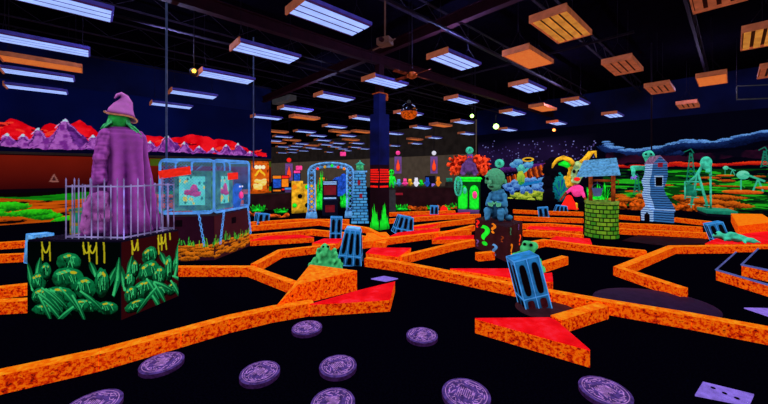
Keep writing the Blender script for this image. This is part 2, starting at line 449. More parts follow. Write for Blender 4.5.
# ---- mural on the left wall (painted mountains over a maroon wall and green hills)
c = Canvas(LW+Vector((B.x,B.y,0))*0+Vector((A.y,-A.x,0))*.02, A, LWL, 0.0, 4.4, 900, 366, L(2,3,26))
X, Z = c.X, c.Z
k = np.clip(fbm(X, Z, .45, 21)*2.4-.8, 0, 1)[..., None]; c.C[:] = L(2,3,22)*(1-k)+L(3,10,58)*k   # mottled blue: fixtures' glow on the wall put into its colour
def below(pts): return pts
sky = [(-60,121),(0,122),(12,120),(24,124),(35,128),(45,123),(60,125),(78,122),(90,130),(100,134),(120,133),(142,134),(160,134),(176,138),(195,135),(215,139),(235,143),(250,149),(266,154),(266,158),(240,157),(200,154),(150,151),(95,147),(0,141),(-60,140)]
c.poly(sky, L(225,0,16), c2=L(255,22,34), jag=.17, sc=5)
for k in range(60):   # dark and bright streaks of cloud in the red
    x = rng.uniform(-20, 262); yt = 124+.105*max(x,0)+rng.uniform(-1,9)*(1-x/330)
    w = rng.uniform(6, 18)*(1-x/400)
    c.line([(x,yt),(x+w,yt+rng.uniform(-1.5,2))], .05, L(120,0,20) if k % 2 else L(255,60,40), jag=.1, seed=k)
c.poly([(-80,147),(-80,139),(0,140),(60,139),(95,146),(150,150),(200,153),(262,156),(262,159.5),(0,151)], L(3,3,30))
peaks = [(-14,134,16,146),(7,133.5,13,147),(23,134.5,10,147),(38,128,15,148),(65,119,26,149),(93,135,12,149),(114,137,14,150),(134,139,11,151),(150,141,9,151),(167,135.5,13,152),(184,142,8,152.5),(199,146,7,153),(213,148,6,153.5),(226,144.5,8,154),(238,143,8,155),(250,151,6,156)]
for i, (x, y, w, b) in enumerate(peaks):
    w *= 1.25
    c.poly([(x-w,b),(x-w*.62,y*.30+b*.70),(x-w*.36,y*.52+b*.48),(x-w*.12,y*.9+b*.1),(x,y),(x+w*.16,y*.84+b*.16),(x+w*.42,y*.45+b*.55),(x+w*.7,y*.28+b*.72),(x+w,b)], L(120,40,140), c2=L(178,96,190), jag=.06, sc=9, seed=i)
    c.poly([(x,y),(x+w*.5,y*.5+b*.5),(x+w,b),(x+w*.45,b),(x+w*.12,y*.6+b*.4)], L(70,22,100), c2=L(120,50,150), jag=.09, sc=9, seed=i+20)
    c.line([(x,y),(x-w*.3,y*.7+b*.3)], .022, L(225,180,235), jag=.05, seed=i)
    c.line([(x,y+.3),(x+w*.25,y*.7+b*.3),(x+w*.5,y*.45+b*.55)], .022, L(190,120,210), jag=.08, seed=i+3)
    c.line([(x-w*.06,y+1.6),(x,y+.4),(x+w*.05,y+1.8)], .05, L(190,225,235), jag=.04, seed=i)
    for q in range(1): c.line([(x-w*.1+q*w*.12,y+3+q),(x-w*.5+q*w*.3,b-1)], .02, L(205,140,220) if q % 2 else L(60,18,90), jag=.12, seed=i*4+q)
# maroon wall below the ledge
z_ledge = 2.2
m = (Z < z_ledge-.03) & (Z > 1.04); k = np.clip((Z-1.04)/1.1, 0, 1)[..., None]
c.C[m] = (L(48,4,6)*(1-k)+L(112,22,8)*k)[m]*(.8+.4*fbm(X,Z,1.2,3)[..., None])[m]
m = (Z < z_ledge+.03) & (Z > z_ledge-.03); c.put(m, L(90,50,36))
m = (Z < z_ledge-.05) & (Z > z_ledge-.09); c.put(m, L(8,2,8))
tt0 = c.px(150,160)[0]
m = (Z < z_ledge-.10) & (Z > z_ledge-.36) & (X > tt0); c.C[m] = (L(70,90,16)*(.4+1.0*fbm(X,Z,3,8)[..., None]))[m]
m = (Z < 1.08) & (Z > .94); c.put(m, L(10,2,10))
# painted hills
m = Z < .96; c.put(m, L(8,3,4))
hill = fbm(X, Z*4, .9, 12); st = fbm(X*.6, Z*5, 3.0, 30)
m = (Z < .88+.05*np.sin(X*1.9)) & (Z > .60); c.C[m] = (L(3,40,6)*(1-st[...,None])+L(24,170,20)*st[...,None])[m]
m = (Z < .74+.09*np.sin(X*1.7+1)+.1*(hill-.5)); c.C[m] = (L(110,26,2)*(1-st[...,None])+L(240,104,10)*st[...,None])[m]
m = (st < .36) & (Z < .72); c.put(m, L(20,5,4))
for k in range(9):
    x = rng.uniform(70, 150) if k > 4 else [6,38,46,30,-14][k]; y = rng.uniform(202, 222) if k > 4 else [207,214,216,213,214][k]
    w = rng.uniform(.35, .6); c.disc((x,y), w, rng.uniform(.11,.17), L(4,90,12), L(50,225,24), jag=.4, seed=k)
# triangular notice painted on the maroon wall
c.poly([(49,182),(54,173.5),(59,182)], L(150,90,80)); c.poly([(51.5,180.5),(54,176),(56.5,180.5)], L(60,20,24))
tag(c.build('mural'), 'painted wall mural of purple mountains under a red sky above green hills, far left', 'mural')
# ledge under the mountains
u = MB(); P = LW+Vector((A.y,-A.x,0))*.03; Q = P+A*(LWL-.05); n = Vector((A.y,-A.x,0))*.14
u.prism([(P.x,P.y),(Q.x,Q.y),(Q.x+n.x,Q.y+n.y),(P.x+n.x,P.y+n.y)], z_ledge-.05, z_ledge+.02); struct(u.build('trim_3', 'dark_brown'))

# ---- mural on the right wall
n2 = Vector((B.y,-B.x,0))
c = Canvas(RW+n2*.02, B, 15.5, 0.0, 4.0, 1100, 300, L(2,2,14))
X, Z = c.X, c.Z
tc = c.px(596,170)[0]
# starry violet night behind the angel
m = (X < tc) & (Z > 1.4+.3*np.sin(X*.9)) & (Z < 3.55); k = fbm(X, Z, .8, 4)[..., None]
k = k*np.clip((tc-X)/2.0,0,1)[..., None]*np.clip((3.6-Z)/.7,0,1)[..., None]
c.C[m] = (L(4,4,16)*(1-k)+L(38,22,66)*k)[m]
for _ in range(200):
    x = rng.uniform(478, 596); y = rng.uniform(141, 178); c.disc((x,y), .032, .032, L(70,56,120) if _ % 3 else L(120,120,190))
m = X < c.px(478,170)[0]; c.put(m, L(3,2,6))
# green field with rust patches under a red horizon
tf = c.px(603,190)[0]
fld = fbm(X*.5, Z*4.5, 2.2, 40)[..., None]
m = (X > tf) & (Z < 1.72); c.C[m] = (L(2,10,8)*(1-fld)+L(8,84,18)*fld)[m]
m = (X > tf) & (Z < 1.72) & (fld[..., 0] > .63); c.put(m, L(34,176,30))
m = (X > tf) & (Z < 1.68) & (fld[..., 0] < .42); c.put(m, L(2,6,14))
for k in range(15):
    x = rng.uniform(606, 790); y = rng.uniform(176, 200); c.disc((x,y), rng.uniform(.15,.4), rng.uniform(.03,.06), L(110,30,4), L(220,96,20), jag=.6, seed=k)
for k in range(30):
    x = rng.uniform(606, 790); y = rng.uniform(170, 205); c.line([(x,y),(x+rng.uniform(6,16),y+rng.uniform(-2,2))], .03, L(46,196,40) if k % 2 else L(4,24,12), jag=.1, seed=k)
for k in range(30):
    x = 604+k*6.5; y = 167-(k*6.5)*.022; c.disc((x,y+rng.uniform(-1,1.0)), rng.uniform(.2,.4), rng.uniform(.015,.045), L(140,0,14), L(225,34,20), jag=.7, seed=k)
for x, y, w in ((612,166,.5),(672,163,.4),(700,165,.5),(655,166,.5),(690,164,.3),(758,163,.6)):
    c.disc((x,y), w, .07, L(170,10,10), L(255,60,20), jag=.6, seed=int(x))
# blue lit cloud ridges
rid1 = [(606,143),(612,147),(622,149),(634,151),(645,150),(655,148),(664,147),(676,150)]
rid2 = [(662,148),(676,143),(690,141),(704,142),(718,141),(732,140),(744,136),(756,134),(768,131),(790,130)]
for R, s in ((rid1, 1), (rid2, 2)):
    for k in range(len(R)-1):
        for q in range(5):
            t = q/5; x = R[k][0]*(1-t)+R[k+1][0]*t; y = R[k][1]*(1-t)+R[k+1][1]*t
            c.disc((x,y+4), .34, .13, L(4,10,40), L(20,44,100), jag=.7, seed=k*5+q+s)
            c.disc((x,y+rng.uniform(-1.5,1.5)), .17, .05, L(24,66,140), L(110,170,240), jag=.9, seed=k*5+q+s*9)
c.poly([(606,152),(640,156),(680,156),(720,152),(768,147),(790,147),(790,160),(740,158),(700,160),(650,163),(606,163)], L(6,4,18), c2=L(46,10,34), jag=.1, sc=2)
# oil derricks and distant pump jacks of the mural
for x, y0, y1, w in ((691,153,181,9),(765,151,167,8),(637,178,194,7)):
    gl = L(20,120,96)
    c.line([(x-1,y0),(x-w/2,y1)], .035, gl); c.line([(x+1,y0),(x+w/2,y1)], .035, gl)
    for q in range(6):
        a = q/6; b = (q+1)/6; ya = y0+(y1-y0)*a; yb = y0+(y1-y0)*b
        c.line([(x-w/2*a-1*(1-a),ya),(x+w/2*b+1*(1-b),yb)], .022, gl); c.line([(x+w/2*a+1*(1-a),ya),(x-w/2*b-1*(1-b),yb)], .022, gl)
    c.line([(x-w*.75,y0-1),(x,y0-4),(x+w*.3,y0)], .03, gl)
for x, y, s in ((748,182,1.0),(728,171,.45),(778,180,.8)):
    g2 = L(60,190,150)
    c.disc((x-5*s,y-7*s), .17*s, .17*s, g2, L(120,230,190)); c.line([(x-3*s,y-8*s),(x+16*s,y-1*s)], .07*s, g2)
    c.line([(x+10*s,y-3*s),(x+5*s,y+9*s)], .05*s, g2); c.line([(x+10*s,y-3*s),(x+15*s,y+9*s)], .05*s, g2)
    c.line([(x-7*s,y-2*s),(x-7*s,y+8*s)], .035*s, g2); c.disc((x-6*s,y+10*s), .55*s, .08*s, L(190,50,10), L(255,120,30))
# rust coloured rocks at the foot of the wall
for k in range(40):
    x = rng.uniform(606, 668) if k < 22 else rng.uniform(680, 745); y = rng.uniform(196, 212)
    if k >= 22: y = 197+rng.uniform(0,12)
    c.disc((x,y), rng.uniform(.2,.5), rng.uniform(.06,.15), L(70,20,4), L(240,110,20), jag=.6, seed=k)
# angel scene: violet mist, rust curtain, blue and yellow clouds, haloed winged figure
for k in range(10): c.disc((505+k*6,170-k*.6), .5, .16, L(30,10,46), L(96,36,130), jag=.6, seed=k)
for k in range(26):
    x = 508+k*1.75; y0 = 181-k*.62; c.line([(x,y0-3.5),(x+1,y0+1),(x+2,y0+7-k*.12)], .10, [L(150,50,8),L(225,96,20),L(96,30,6)][k % 3], jag=.12, seed=k)
for k in range(70):
    x = rng.uniform(509, 552); y = 196-(x-509)*.16+rng.uniform(-2, 9); c.disc((x,y), rng.uniform(.12,.3), rng.uniform(.07,.16), L(70,110,8), L(210,225,70), jag=.7, seed=k)
for k in range(70):
    x = rng.uniform(505, 545); y = 188-(x-505)*.12+rng.uniform(-5, 6); c.disc((x,y), rng.uniform(.10,.28), rng.uniform(.09,.2), L(16,60,150), L(110,175,240), jag=.7, seed=k)
for k in range(14):
    x = 520+k*2.4; c.line([(x,186-k*.5),(x+3,184-k*.5)], .10, L(20,120,190), jag=.1, seed=k)
for pts in ([(520,172),(516,165),(514,163)],[(524,172),(530,166),(532,163)]): c.line(pts, .16, L(60,190,190), jag=.08)
c.disc((521,169), .22, .26, L(20,110,110), L(100,225,200), jag=.3); c.disc((521,178), .24, .42, L(30,150,60), L(190,220,60), jag=.4)
for x, y in ((514,165),(518,162),(528,165)): c.disc((x,y), .28, .17, L(40,110,180), L(120,200,240), jag=.6, seed=int(x))
c.disc((528,159.5), .34, .13, L(250,190,40)); c.disc((528,159.5), .22, .07, L(12,8,20))
# dark cave mouth
for k in range(30): c.disc((556+rng.uniform(-6,8),176+rng.uniform(-12,28)), .5, .4, L(3,2,8), L(12,8,20), jag=.4, seed=k)
c.disc((560,188), .35, .8, L(2,60,80), L(20,150,150), jag=.6, soft=False)
for k in range(12): c.line([(561,196),(553+k*1.4,180-((k-6)**2)*-.3)], .06, [L(10,110,120),L(20,60,150),L(20,150,90)][k % 3], jag=.1, seed=k)
tag(c.build('mural'), 'painted wall mural of green oil fields and a haloed angel under blue clouds', 'mural')

# ------------------------------------------------------------ steel under the roof
def beam(name, p, d, a, b, z, w, h, m, lab):
    q0 = Vector((p[0],p[1],0))+d*a; q1 = Vector((p[0],p[1],0))+d*b; mid = (q0+q1)/2
    t = thing(name, lab, 'beam', (mid.x,mid.y,z), math.atan2(d.y,d.x))
    Ln = (q1-q0).length
    x = MB(); x.box((0,0,h/2-.01),(Ln,w,.025)); x.build('top_flange', m, t)
    x = MB(); x.box((0,0,-h/2+.01),(Ln,w,.025)); x.build('bottom_flange', m, t)
    x = MB(); x.box((0,0,0),(Ln,.03,h-.03)); x.build('web', m, t)
    return t
CO = G(379.5, 231); CO.y += .25; CO.x -= .0
beam('ceiling_beam', CO, A, -9, 13, 4.72, .16, .26, 'steel_maroon', 'dark maroon steel beam crossing above the black column toward upper right')
beam('ceiling_beam', CO, B, -20, 9, 4.98, .16, .26, 'steel_maroon', 'dark maroon steel beam rising to the upper right from the black column')
def joist(p, d, a, b, z, lab, grp):
    q0 = Vector((p[0],p[1],0))+d*a; q1 = Vector((p[0],p[1],0))+d*b; mid = (q0+q1)/2; Ln = (q1-q0).length
    t = thing('roof_joist', lab, 'joist', (mid.x,mid.y,z), math.atan2(d.y,d.x), grp)
    x = MB(); x.box((0,0,.22),(Ln,.06,.03)); x.build('top_chord', 'pipe_dark', t)
    x = MB(); x.box((0,0,-.22),(Ln,.06,.03)); x.build('bottom_chord', 'pipe_dark', t)
    n = int(Ln/.6); pts = [(-Ln/2+i*Ln/n, 0, .2 if i % 2 else -.2) for i in range(n+1)]
    x = MB(); x.tube(pts, .011, 5); x.build('web_bar', 'pipe_dark', t)
for i, s in enumerate((-6,-3.9,-1.8,2.2,4.4,6.6,8.8,11,13.2)):
    q = CO-B*s
    joist(q, A, -8, 12, 5.35, 'thin dark open web joist under the black roof', 'open web roof joists')
def pipe(name, pts, r, lab, m='pipe_dark', cat='pipe'):
    x = MB(); pts = [Vector(p) for p in pts]; o0 = pts[0].copy(); x.tube([p-o0 for p in pts], r, 8)
    o = x.build(name, m, loc=o0); return tag(o, lab, cat)
pipe('sprinkler_pipe', [CO+B*-1.2+A*-9+Vector((0,0,4.55)), CO+B*-1.2+A*12+Vector((0,0,4.55))], .03, 'thin sprinkler pipe running beside the ceiling beam behind the column')
pipe('sprinkler_pipe', [CO+B*2.6+A*-9+Vector((0,0,4.6)), CO+B*2.6+A*9+Vector((0,0,4.6))], .03, 'thin sprinkler pipe running across the ceiling nearest the viewer')
pipe('sprinkler_pipe', [CO+A*4+B*-16+Vector((0,0,5.08)), CO+A*4+B*5+Vector((0,0,5.08))], .035, 'long dark pipe crossing the ceiling right of the column')
# long hanging poles
def hang(x0, y1, Y, lab, r=.02, m='pipe_blue'):
    p = D(x0, y1, Y); pipe('hanging_pole', [p, (p.x, p.y, 5.6)], r, lab, m, 'pole')
hang(166.5, 236, 6.2, 'tall pale pole hanging from the ceiling right of the purple witch')
hang(253.5, 168, 9.5, 'thin hanging pole left of the lit poster', .02)
hang(651.5, 150, 9.9, 'thin grey drop pole above the crooked blue house', .02, 'pipe_dark')
hang(475, 150, 12.4, 'thin drop pole above the purple gargoyle', .02, 'pipe_dark')

# ------------------------------------------------------------ light fixtures
def fixture(kind):
    t = bpy.data.objects.new({'blue':'tube_light','flat':'panel_light','gold':'louver_light','red':'louver_light'}[kind], None)
    col.objects.link(t); t.empty_display_size = .1
    x = MB(); Lx, W = 1.22, .54
    x.box((0,0,.075),(Lx,W,.03), taper=.8)
    hs = .05 if kind == 'blue' else .09
    x.box((Lx/2-.008,0,.07-hs/2),(.016,W,hs)); x.box((0,-W/2+.008,.07-hs/2),(Lx,.016,hs)); x.box((0,W/2-.008,.07-hs/2),(Lx,.016,hs))
    x.build('housing', 'housing_violet' if kind == 'blue' else 'housing_orange', t, bevel=.004)
    x = MB(); x.box((-Lx/2-.001,0,.03),(.03,W,.12)); x.build('end_plate', 'housing_orange', t, bevel=.004)
    if kind == 'blue':
        y = MB(); y.box((0,0,.045),(Lx-.04,W-.04,.01)); y.build('reflector', 'reflector', t)
        for k in range(3):
            y = MB(); yy = (k-1)*.165; y.box((0,yy,.012),(Lx-.06,.122,.035)); y.build('tube', 'tube_blue', t)
        y = MB()
        for k in range(4): y.box((0,(k-1.5)*.165,.018),(Lx-.04,.026,.04))
        y.build('divider', 'louver_dark', t)
    elif kind == 'flat':
        y = MB(); y.box((0,0,.0),(Lx-.02,W-.02,.02)); y.build('diffuser', 'diffuser_orange', t)
    else:
        y = MB(); y.box((0,0,.03),(Lx-.03,W-.03,.01)); y.build('reflector', 'slot_dark', t)
        m = 'louver_gold' if kind == 'gold' else 'louver_red'
        for k in range(4):
            y = MB(); y.box((0,(k-1.5)*.132,.006),(Lx-.04,.082,.03)); y.build('louver', m, t)
    for sx in (-1, 1):
        y = MB(); y.tube([(sx*.5,-.2,.09),(sx*.5,0,.42),(sx*.5,.2,.09)], .004, 5); y.tube([(sx*.5,0,.42),(sx*.5,0,1.45)], .004, 5)
        y.build('hanger', 'pipe_dark', t)
    return t
FG = 'suspended ceiling light fixtures'
near = [
 (56,3,'blue','lit blue tube light cut off by the top left corner of the photo'),
 (46,46,'blue','lit blue tube light directly above the orange unlit panel at far left'),
 (44,64,'flat','unlit orange ceiling light between two lit blue lights at far left'),
 (40,75.5,'blue','lit blue tube light directly below the orange panel at far left'),
 (38,90,'blue','lit blue tube light lowest at far left above the mountain mural'),
 (172,106,'blue','lit blue tube light nearest the mountain mural, right of the witch hat'),
 (194,95,'blue','lit blue tube light just right of the pale hanging pole'),
 (227,78,'blue','lit blue tube light beside the small amber spotlight'),
 (267,54,'blue','lit blue tube light upper left, below and left of the largest one'),
 (267,118,'blue','lit blue tube light in front of the dark blue wall corner'),
 (331,20,'blue','largest lit blue tube light at the top centre'),
 (296,110,'blue','lit blue tube light just above the small orange panel left of the column'),
 (335,98,'blue','lit blue tube light immediately left of the column top'),
 (305,118,'flat','unlit pale orange light left of the column beneath a blue one'),
 (386,83,'blue','lit blue tube light directly above the column top'),
 (409,114,'blue','lit blue tube light behind the hanging mirror ball'),
 (455,62,'blue','lit blue tube light upper centre left of the orange louvered lights'),
 (462,101,'blue','lit blue tube light right of the hanging mirror ball'),
 (463,122.5,'blue','lit blue tube light above the purple gargoyle statue'),
 (441,125.5,'flat','unlit small orange light right of and below the mirror ball'),
 (421,128,'blue','lit blue tube light directly below the mirror ball'),
 (467,134,'blue','lit blue tube light lowest above the gargoyle statue'),
 (434,138,'blue','small lit blue light above the hanging flame lantern on the olive wall'),
 (415,139.5,'flat','unlit small orange light near the olive wall'),
 (415.5,143.8,'blue','small lit blue light nearest the olive wall'),
 (508,130,'blue','lit blue tube light next to the green spotlight'),
 (562,28,'gold','largest orange unlit louvered light at upper right of centre'),
 (529,59,'flat','plain orange panel light with a dotted diffuser'),
 (528,88,'blue','lit blue tube light below the plain orange panel'),
 (623,67,'red','orange louvered light second in the row running toward the right'),
 (576,103,'blue','lit blue tube light above the well and left of the orange row'),
 (543,108.5,'flat','small orange panel light between two lit blue lights'),
 (513,113.5,'blue','lit blue tube light left of the small orange panel'),
 (613,115.5,'blue','rightmost lit blue tube light, above the blue roofed well'),
 (557,123.5,'blue','small lit blue light above the horned yellow creature'),
 (660,89,'red','orange louvered light third in the row running toward the right'),
 (688,105.5,'red','smallest orange louvered light, above the oil pump'),
 (712,80,'flat','plain orange ceiling light left of the grey hanging frame'),
 (764,37,'gold','golden unlit louvered light cut off at the upper right edge'),
 (776,71,'red','orange louvered light cut off at the right edge below the golden one'),
 (718,-10,'red','orange unlit light mostly above the top edge of the photo'),
]
far = [(335,127,'b'),(340,132,'f'),(305,132,'b'),(347,136,'b'),(283,137,'b'),(323,140.5,'b'),(351,140,'f'),(301,144,'b'),(357,143.5,'b'),(335,147,'b'),(364,149,'b'),(283,147,'b'),(278,143,'f'),(316,149,'b'),(303,151,'b'),(330,152.3,'b'),(282,153,'b'),(348,150.8,'b'),(394,134,'b'),(394,146,'b'),(364,119,'b'),(317,136,'b'),(292,140.5,'f'),(338,143.5,'b'),(312,145.6,'f'),(292,149.5,'b'),(345,147,'f'),(273,141,'b'),(310,148,'b'),(296,146.5,'b'),(326,145,'b'),(322,151.8,'b'),(292,152.6,'b'),(342,149,'b'),(355,147.5,'b'),(357,138.5,'b'),(308,139.5,'b'),(362,132,'f'),(316,131.5,'f'),(277,132,'f')]
protos = {k: fixture(k) for k in ('blue','flat','gold','red')}
used = set(); placed = []
def place_fix(px, py, kind, lab, grp, chk=True):
    Y = F*2.35/(HZ-py)
    p = Vector(((px-384)/F*Y, Y, 3.95))
    if chk and any((p-q).length < 1.25 for q in placed): return
    placed.append(p)
    if kind in used: o = copy_tree(protos[kind])
    else: o = protos[kind]; used.add(kind)
    o.location = p; o.rotation_euler = (0,0,TH); tag(o, lab, 'ceiling light', grp)
for px, py, k, lab in near: place_fix(px, py, k, lab, FG, False)
for px, py, k in far:
    if k == 'b': place_fix(px, py, 'blue', 'small lit blue ceiling light in the distant arcade left of the black column', 'distant lit blue lights')
    else: place_fix(px, py, 'flat', 'small unlit orange ceiling light in the distant arcade left of the black column', 'distant unlit lights')
# ceiling bits
def mirror_ball():
    p = D(409, 111, 6.4)
    t = thing('mirror_ball', 'round reflecting ball hanging right of the column top', 'mirror ball', p)
    x = MB(); x.ball((0,0,0), .165, 24); x.build('ball', 'mirror', t)
    x = MB(); x.ball((0,0,-.05), (.169,.169,.118), 24); x.build('orange_reflection', 'mb_reflection', t)  # orange reflection painted on as a glowing shell
    x = MB(); x.tube([(0,0,.15),(0,0,5.6-p.z)], .006, 6); x.build('cord', 'pipe_dark', t)
    x = MB(); x.lathe([(.04,0),(.04,.05),(.02,.07)], 12, (0,0,.15)); x.build('cap', 'grey_pipe', t)
mat('mb_reflection', s2l(215,84,10), em=.6, var=.8, scale=30, rough=.3)
mirror_ball()
def spot(px, py, Y, m, lab, lc, power, lr=.07):
    p = D(px, py, Y); t = thing('spotlight', lab, 'spotlight', p, facing(p))
    x = MB(); x.lathe([(.05,0),(.075,.02),(.075,.16),(.03,.20)], 14, M=Matrix.Rotation(-PI/2,4,'X')); x.build('can', 'pipe_dark', t)
    x = MB(); x.ball((0,-.01,0), (lr,lr*.5,lr), 12); x.build('lens', m, t)
    x = MB(); x.tube([(0,.1,.06),(0,.1,.4),(0,.1,5.6-p.z)], .012, 6); x.build('stem', 'pipe_dark', t)
    l = bpy.data.lights.new('spot_lamp', 'POINT'); l.energy = power; l.color = lc; l.shadow_soft_size = .05
    lo = bpy.data.objects.new('spot_lamp', l); col.objects.link(lo); lo.parent = t; lo.location = (0,-.14,0)
spot(194, 71, 6.5, 'amber', 'small glowing amber spotlight left of a blue tube light', (1,.7,.25), 3, .04)
spot(496, 126.5, 14, 'lamp_green', 'bright green white spotlight among the blue lights', (.7,1,.4), 14, .12)
spot(554, 130, 15, 'lamp_red', 'small orange red spotlight above the haloed angel mural', (1,.35,.15), 12)
spot(472, 116, 12, 'lamp_green', 'tiny green spotlight above the gargoyle statue', (.6,1,.3), 4)
p = D(385, 42, 5.6); t = thing('ceiling_projector', 'brown projector on a bracket hanging above the black column', 'projector', p, -.5)
x = MB(); x.box((0,0,0),(.24,.2,.12)); x.build('case', 'hang_brown' if 'hang_brown' in MATS else mat('hang_brown',(.12,.05,.04),em=.3), t, bevel=.01)
x = MB(); x.lathe([(.04,0),(.04,.06)], 12, M=Matrix.Translation((0,-.1,0))@Matrix.Rotation(PI/2,4,'X')); x.build('lens', 'slot_dark', t)
x = MB(); x.tube([(0,0,.05),(0,0,5.6-p.z)], .015, 6); x.tube([(-.25,0,-.1),(0,0,-.05),(.2,0,.02)], .012, 6); x.build('bracket', 'hang_brown', t)
mat('fan_rust', s2l(96,36,22), em=.4, var=.8, scale=9)
p = D(412, 76, 7.6); t = thing('ceiling_fan', 'rust coloured ceiling fan above the mirror ball', 'fan', p, .4)
x = MB(); x.lathe([(.03,.1),(.12,.06),(.12,-.02),(.05,-.06)], 16); x.build('motor', 'wood_brown', t)
for k in range(4):
    a = k*PI/2+.3; x = MB(); x.box((math.cos(a)*.36,math.sin(a)*.36,.02),(.42,.10,.012), rz=a, rx=.3); x.build('blade', 'fan_rust', t)
x = MB(); x.tube([(0,0,.08),(0,0,5.6-p.z)], .012, 6); x.build('rod', 'pipe_dark', t)
p = D(284, 100, 9.5); t = tag(MB().box((0,0,0),(1.0,.22,.14), rz=-.75).build('ceiling_vent', 'grey_pipe', loc=p), 'short grey duct angled the other way among the ceiling lights', 'duct')
p = D(757, 92, 9.5); t = thing('wall_bracket', 'empty grey rectangular pipe rack hanging near the ceiling at the right edge', 'rack', p, -.2)
x = MB(); w, h = .5, .2
x.tube([(-w,0,h),(w,0,h)], .015, 6); x.tube([(-w,0,-h),(w,0,-h)], .02, 6); x.tube([(-w,0,h),(-w,0,-h)], .015, 6); x.tube([(w,0,h),(w,0,-h)], .015, 6); x.build('bars', 'grey_pipe', t)
for sx in (-1,1): x = MB(); x.tube([(sx*w,0,h),(sx*w,0,5.6-p.z)], .008, 5); x.build('hanger', 'pipe_dark', t)
# ------------------------------------------------------------ orange kerbs round the putting lanes
KG = 'orange speckled kerbs bordering the putting lanes'
def kerb(pts, lab, h=.14, w=.115, closed=False, conv=True, m='kerb_orange'):
    P = [G(x, y, h) if conv else Vector((x, y, 0)) for x, y in pts]
    P = [Vector((p.x, p.y, 0)) for p in P]; o = P[0].copy(); n = len(P)
    t = thing('lane_kerb', lab, 'kerb', (o.x, o.y, 0), 0, KG)
    nrm = []
    for i in range(n):
        ds = []
        if i > 0: ds.append((P[i]-P[i-1]).normalized())
        if i < n-1: ds.append((P[i+1]-P[i]).normalized())
        d = sum(ds, Vector()).normalized(); q = Vector((-d.y, d.x, 0)); c = max(.5, abs(q.dot(Vector((-ds[0].y, ds[0].x, 0)))))
        nrm.append(q*(w/2)/c)
    for i in range(n-1):
        a, b = P[i]-o, P[i+1]-o; e = (b-a).normalized()*.0004
        a2, b2 = a+(e if i else e*0), b-(e if i < n-2 else e*0)
        x = MB(); x.prism([((a2-nrm[i]).x,(a2-nrm[i]).y), ((b2-nrm[i+1]).x,(b2-nrm[i+1]).y), ((b2+nrm[i+1]).x,(b2+nrm[i+1]).y), ((a2+nrm[i]).x,(a2+nrm[i]).y)], 0.0, h)
        x.build('beam', m, t, bevel=.0035)
    return t
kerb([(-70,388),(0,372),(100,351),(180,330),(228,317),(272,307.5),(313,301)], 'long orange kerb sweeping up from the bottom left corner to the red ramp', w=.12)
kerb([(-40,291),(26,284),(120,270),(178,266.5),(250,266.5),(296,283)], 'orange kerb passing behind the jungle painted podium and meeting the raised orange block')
kerb([(-40,303),(0,300.5),(70,297)], 'short orange kerb lowest behind the left side of the jungle podium')
kerb([(-40,245),(30,240.5),(150,237)], 'orange kerb just left of the toppled tower at far left')
kerb([(-40,258),(0,254.5),(110,250)], 'second orange kerb behind the podium at far left, nearer than the one by the hills')
kerb([(254,264),(280,250),(335,244)], 'orange kerb bending from the left lane up behind the spiky green monster')
kerb([(345,243),(372,240.5),(387,238),(439,232),(470,229)], 'orange kerb running right from in front of the black column')
kerb([(249,226),(320,220.5),(367,227.5),(384,236)], 'orange kerb behind the upright blue tower left of the column')
kerb([(249,235),(312,229.5),(340,232),(366,236.5)], 'orange kerb crossing below the upright blue tower left of the column')
kerb([(249,222),(300,219),(349,219.5)], 'orange kerb in front of the yellow booth and lattice arch')
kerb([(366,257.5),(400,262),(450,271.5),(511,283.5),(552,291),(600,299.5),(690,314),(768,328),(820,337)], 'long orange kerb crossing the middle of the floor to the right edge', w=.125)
kerb([(400,256),(450,244),(474,239.5)], 'orange kerb rising from the small red ramp to the question mark box')
kerb([(477,253),(493,251.5)], 'short orange stub in front of the question mark box')
kerb([(512,270.5),(540,263.5),(565,256)], 'short orange kerb ending right behind the large leaning blue tower')
kerb([(603,304),(585,309),(556,317.5)], 'orange kerb linking the long middle kerb to the red arrow ramp', w=.125)
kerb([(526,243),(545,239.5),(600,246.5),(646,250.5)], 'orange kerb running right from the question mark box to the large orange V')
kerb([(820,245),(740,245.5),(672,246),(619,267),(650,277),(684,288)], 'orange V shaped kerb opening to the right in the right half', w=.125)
kerb([(619,228.5),(660,230.5),(711,233)], 'orange kerb between the stone well and the blue tower with teal monster')
kerb([(619,223),(660,224.5),(702,227)], 'orange kerb just in front of the crooked blue house')
kerb([(619,215),(640,216.5)], 'short orange kerb left of the crooked blue house')
kerb([(675,217.5),(716,222)], 'orange kerb right of the crooked blue house below the oil pump')
kerb([(389,212.5),(430,211),(455,210.5)], 'farthest orange kerb right of the column beneath the bushes')
kerb([(389,219),(440,215.5),(480,214)], 'orange kerb behind the small upright blue tower right of the column')
kerb([(412,226),(446,221.5),(474,218.5)], 'orange kerb right of the leaning blue tower beside the column')
kerb([(440,233.5),(474,225)], 'short orange kerb left of the question mark box top')
kerb([(513,209.5),(545,211),(583,212)], 'farthest orange kerb between the seated statue and the stone well')
kerb([(514,216),(550,217.5),(583,218.5)], 'second orange kerb back between the seated statue and the well')
kerb([(517,224),(550,223.5),(583,226)], 'third orange kerb back between the seated statue and the well')
kerb([(523,230.5),(560,232),(583,235)], 'nearest orange kerb between the question box and the stone well')
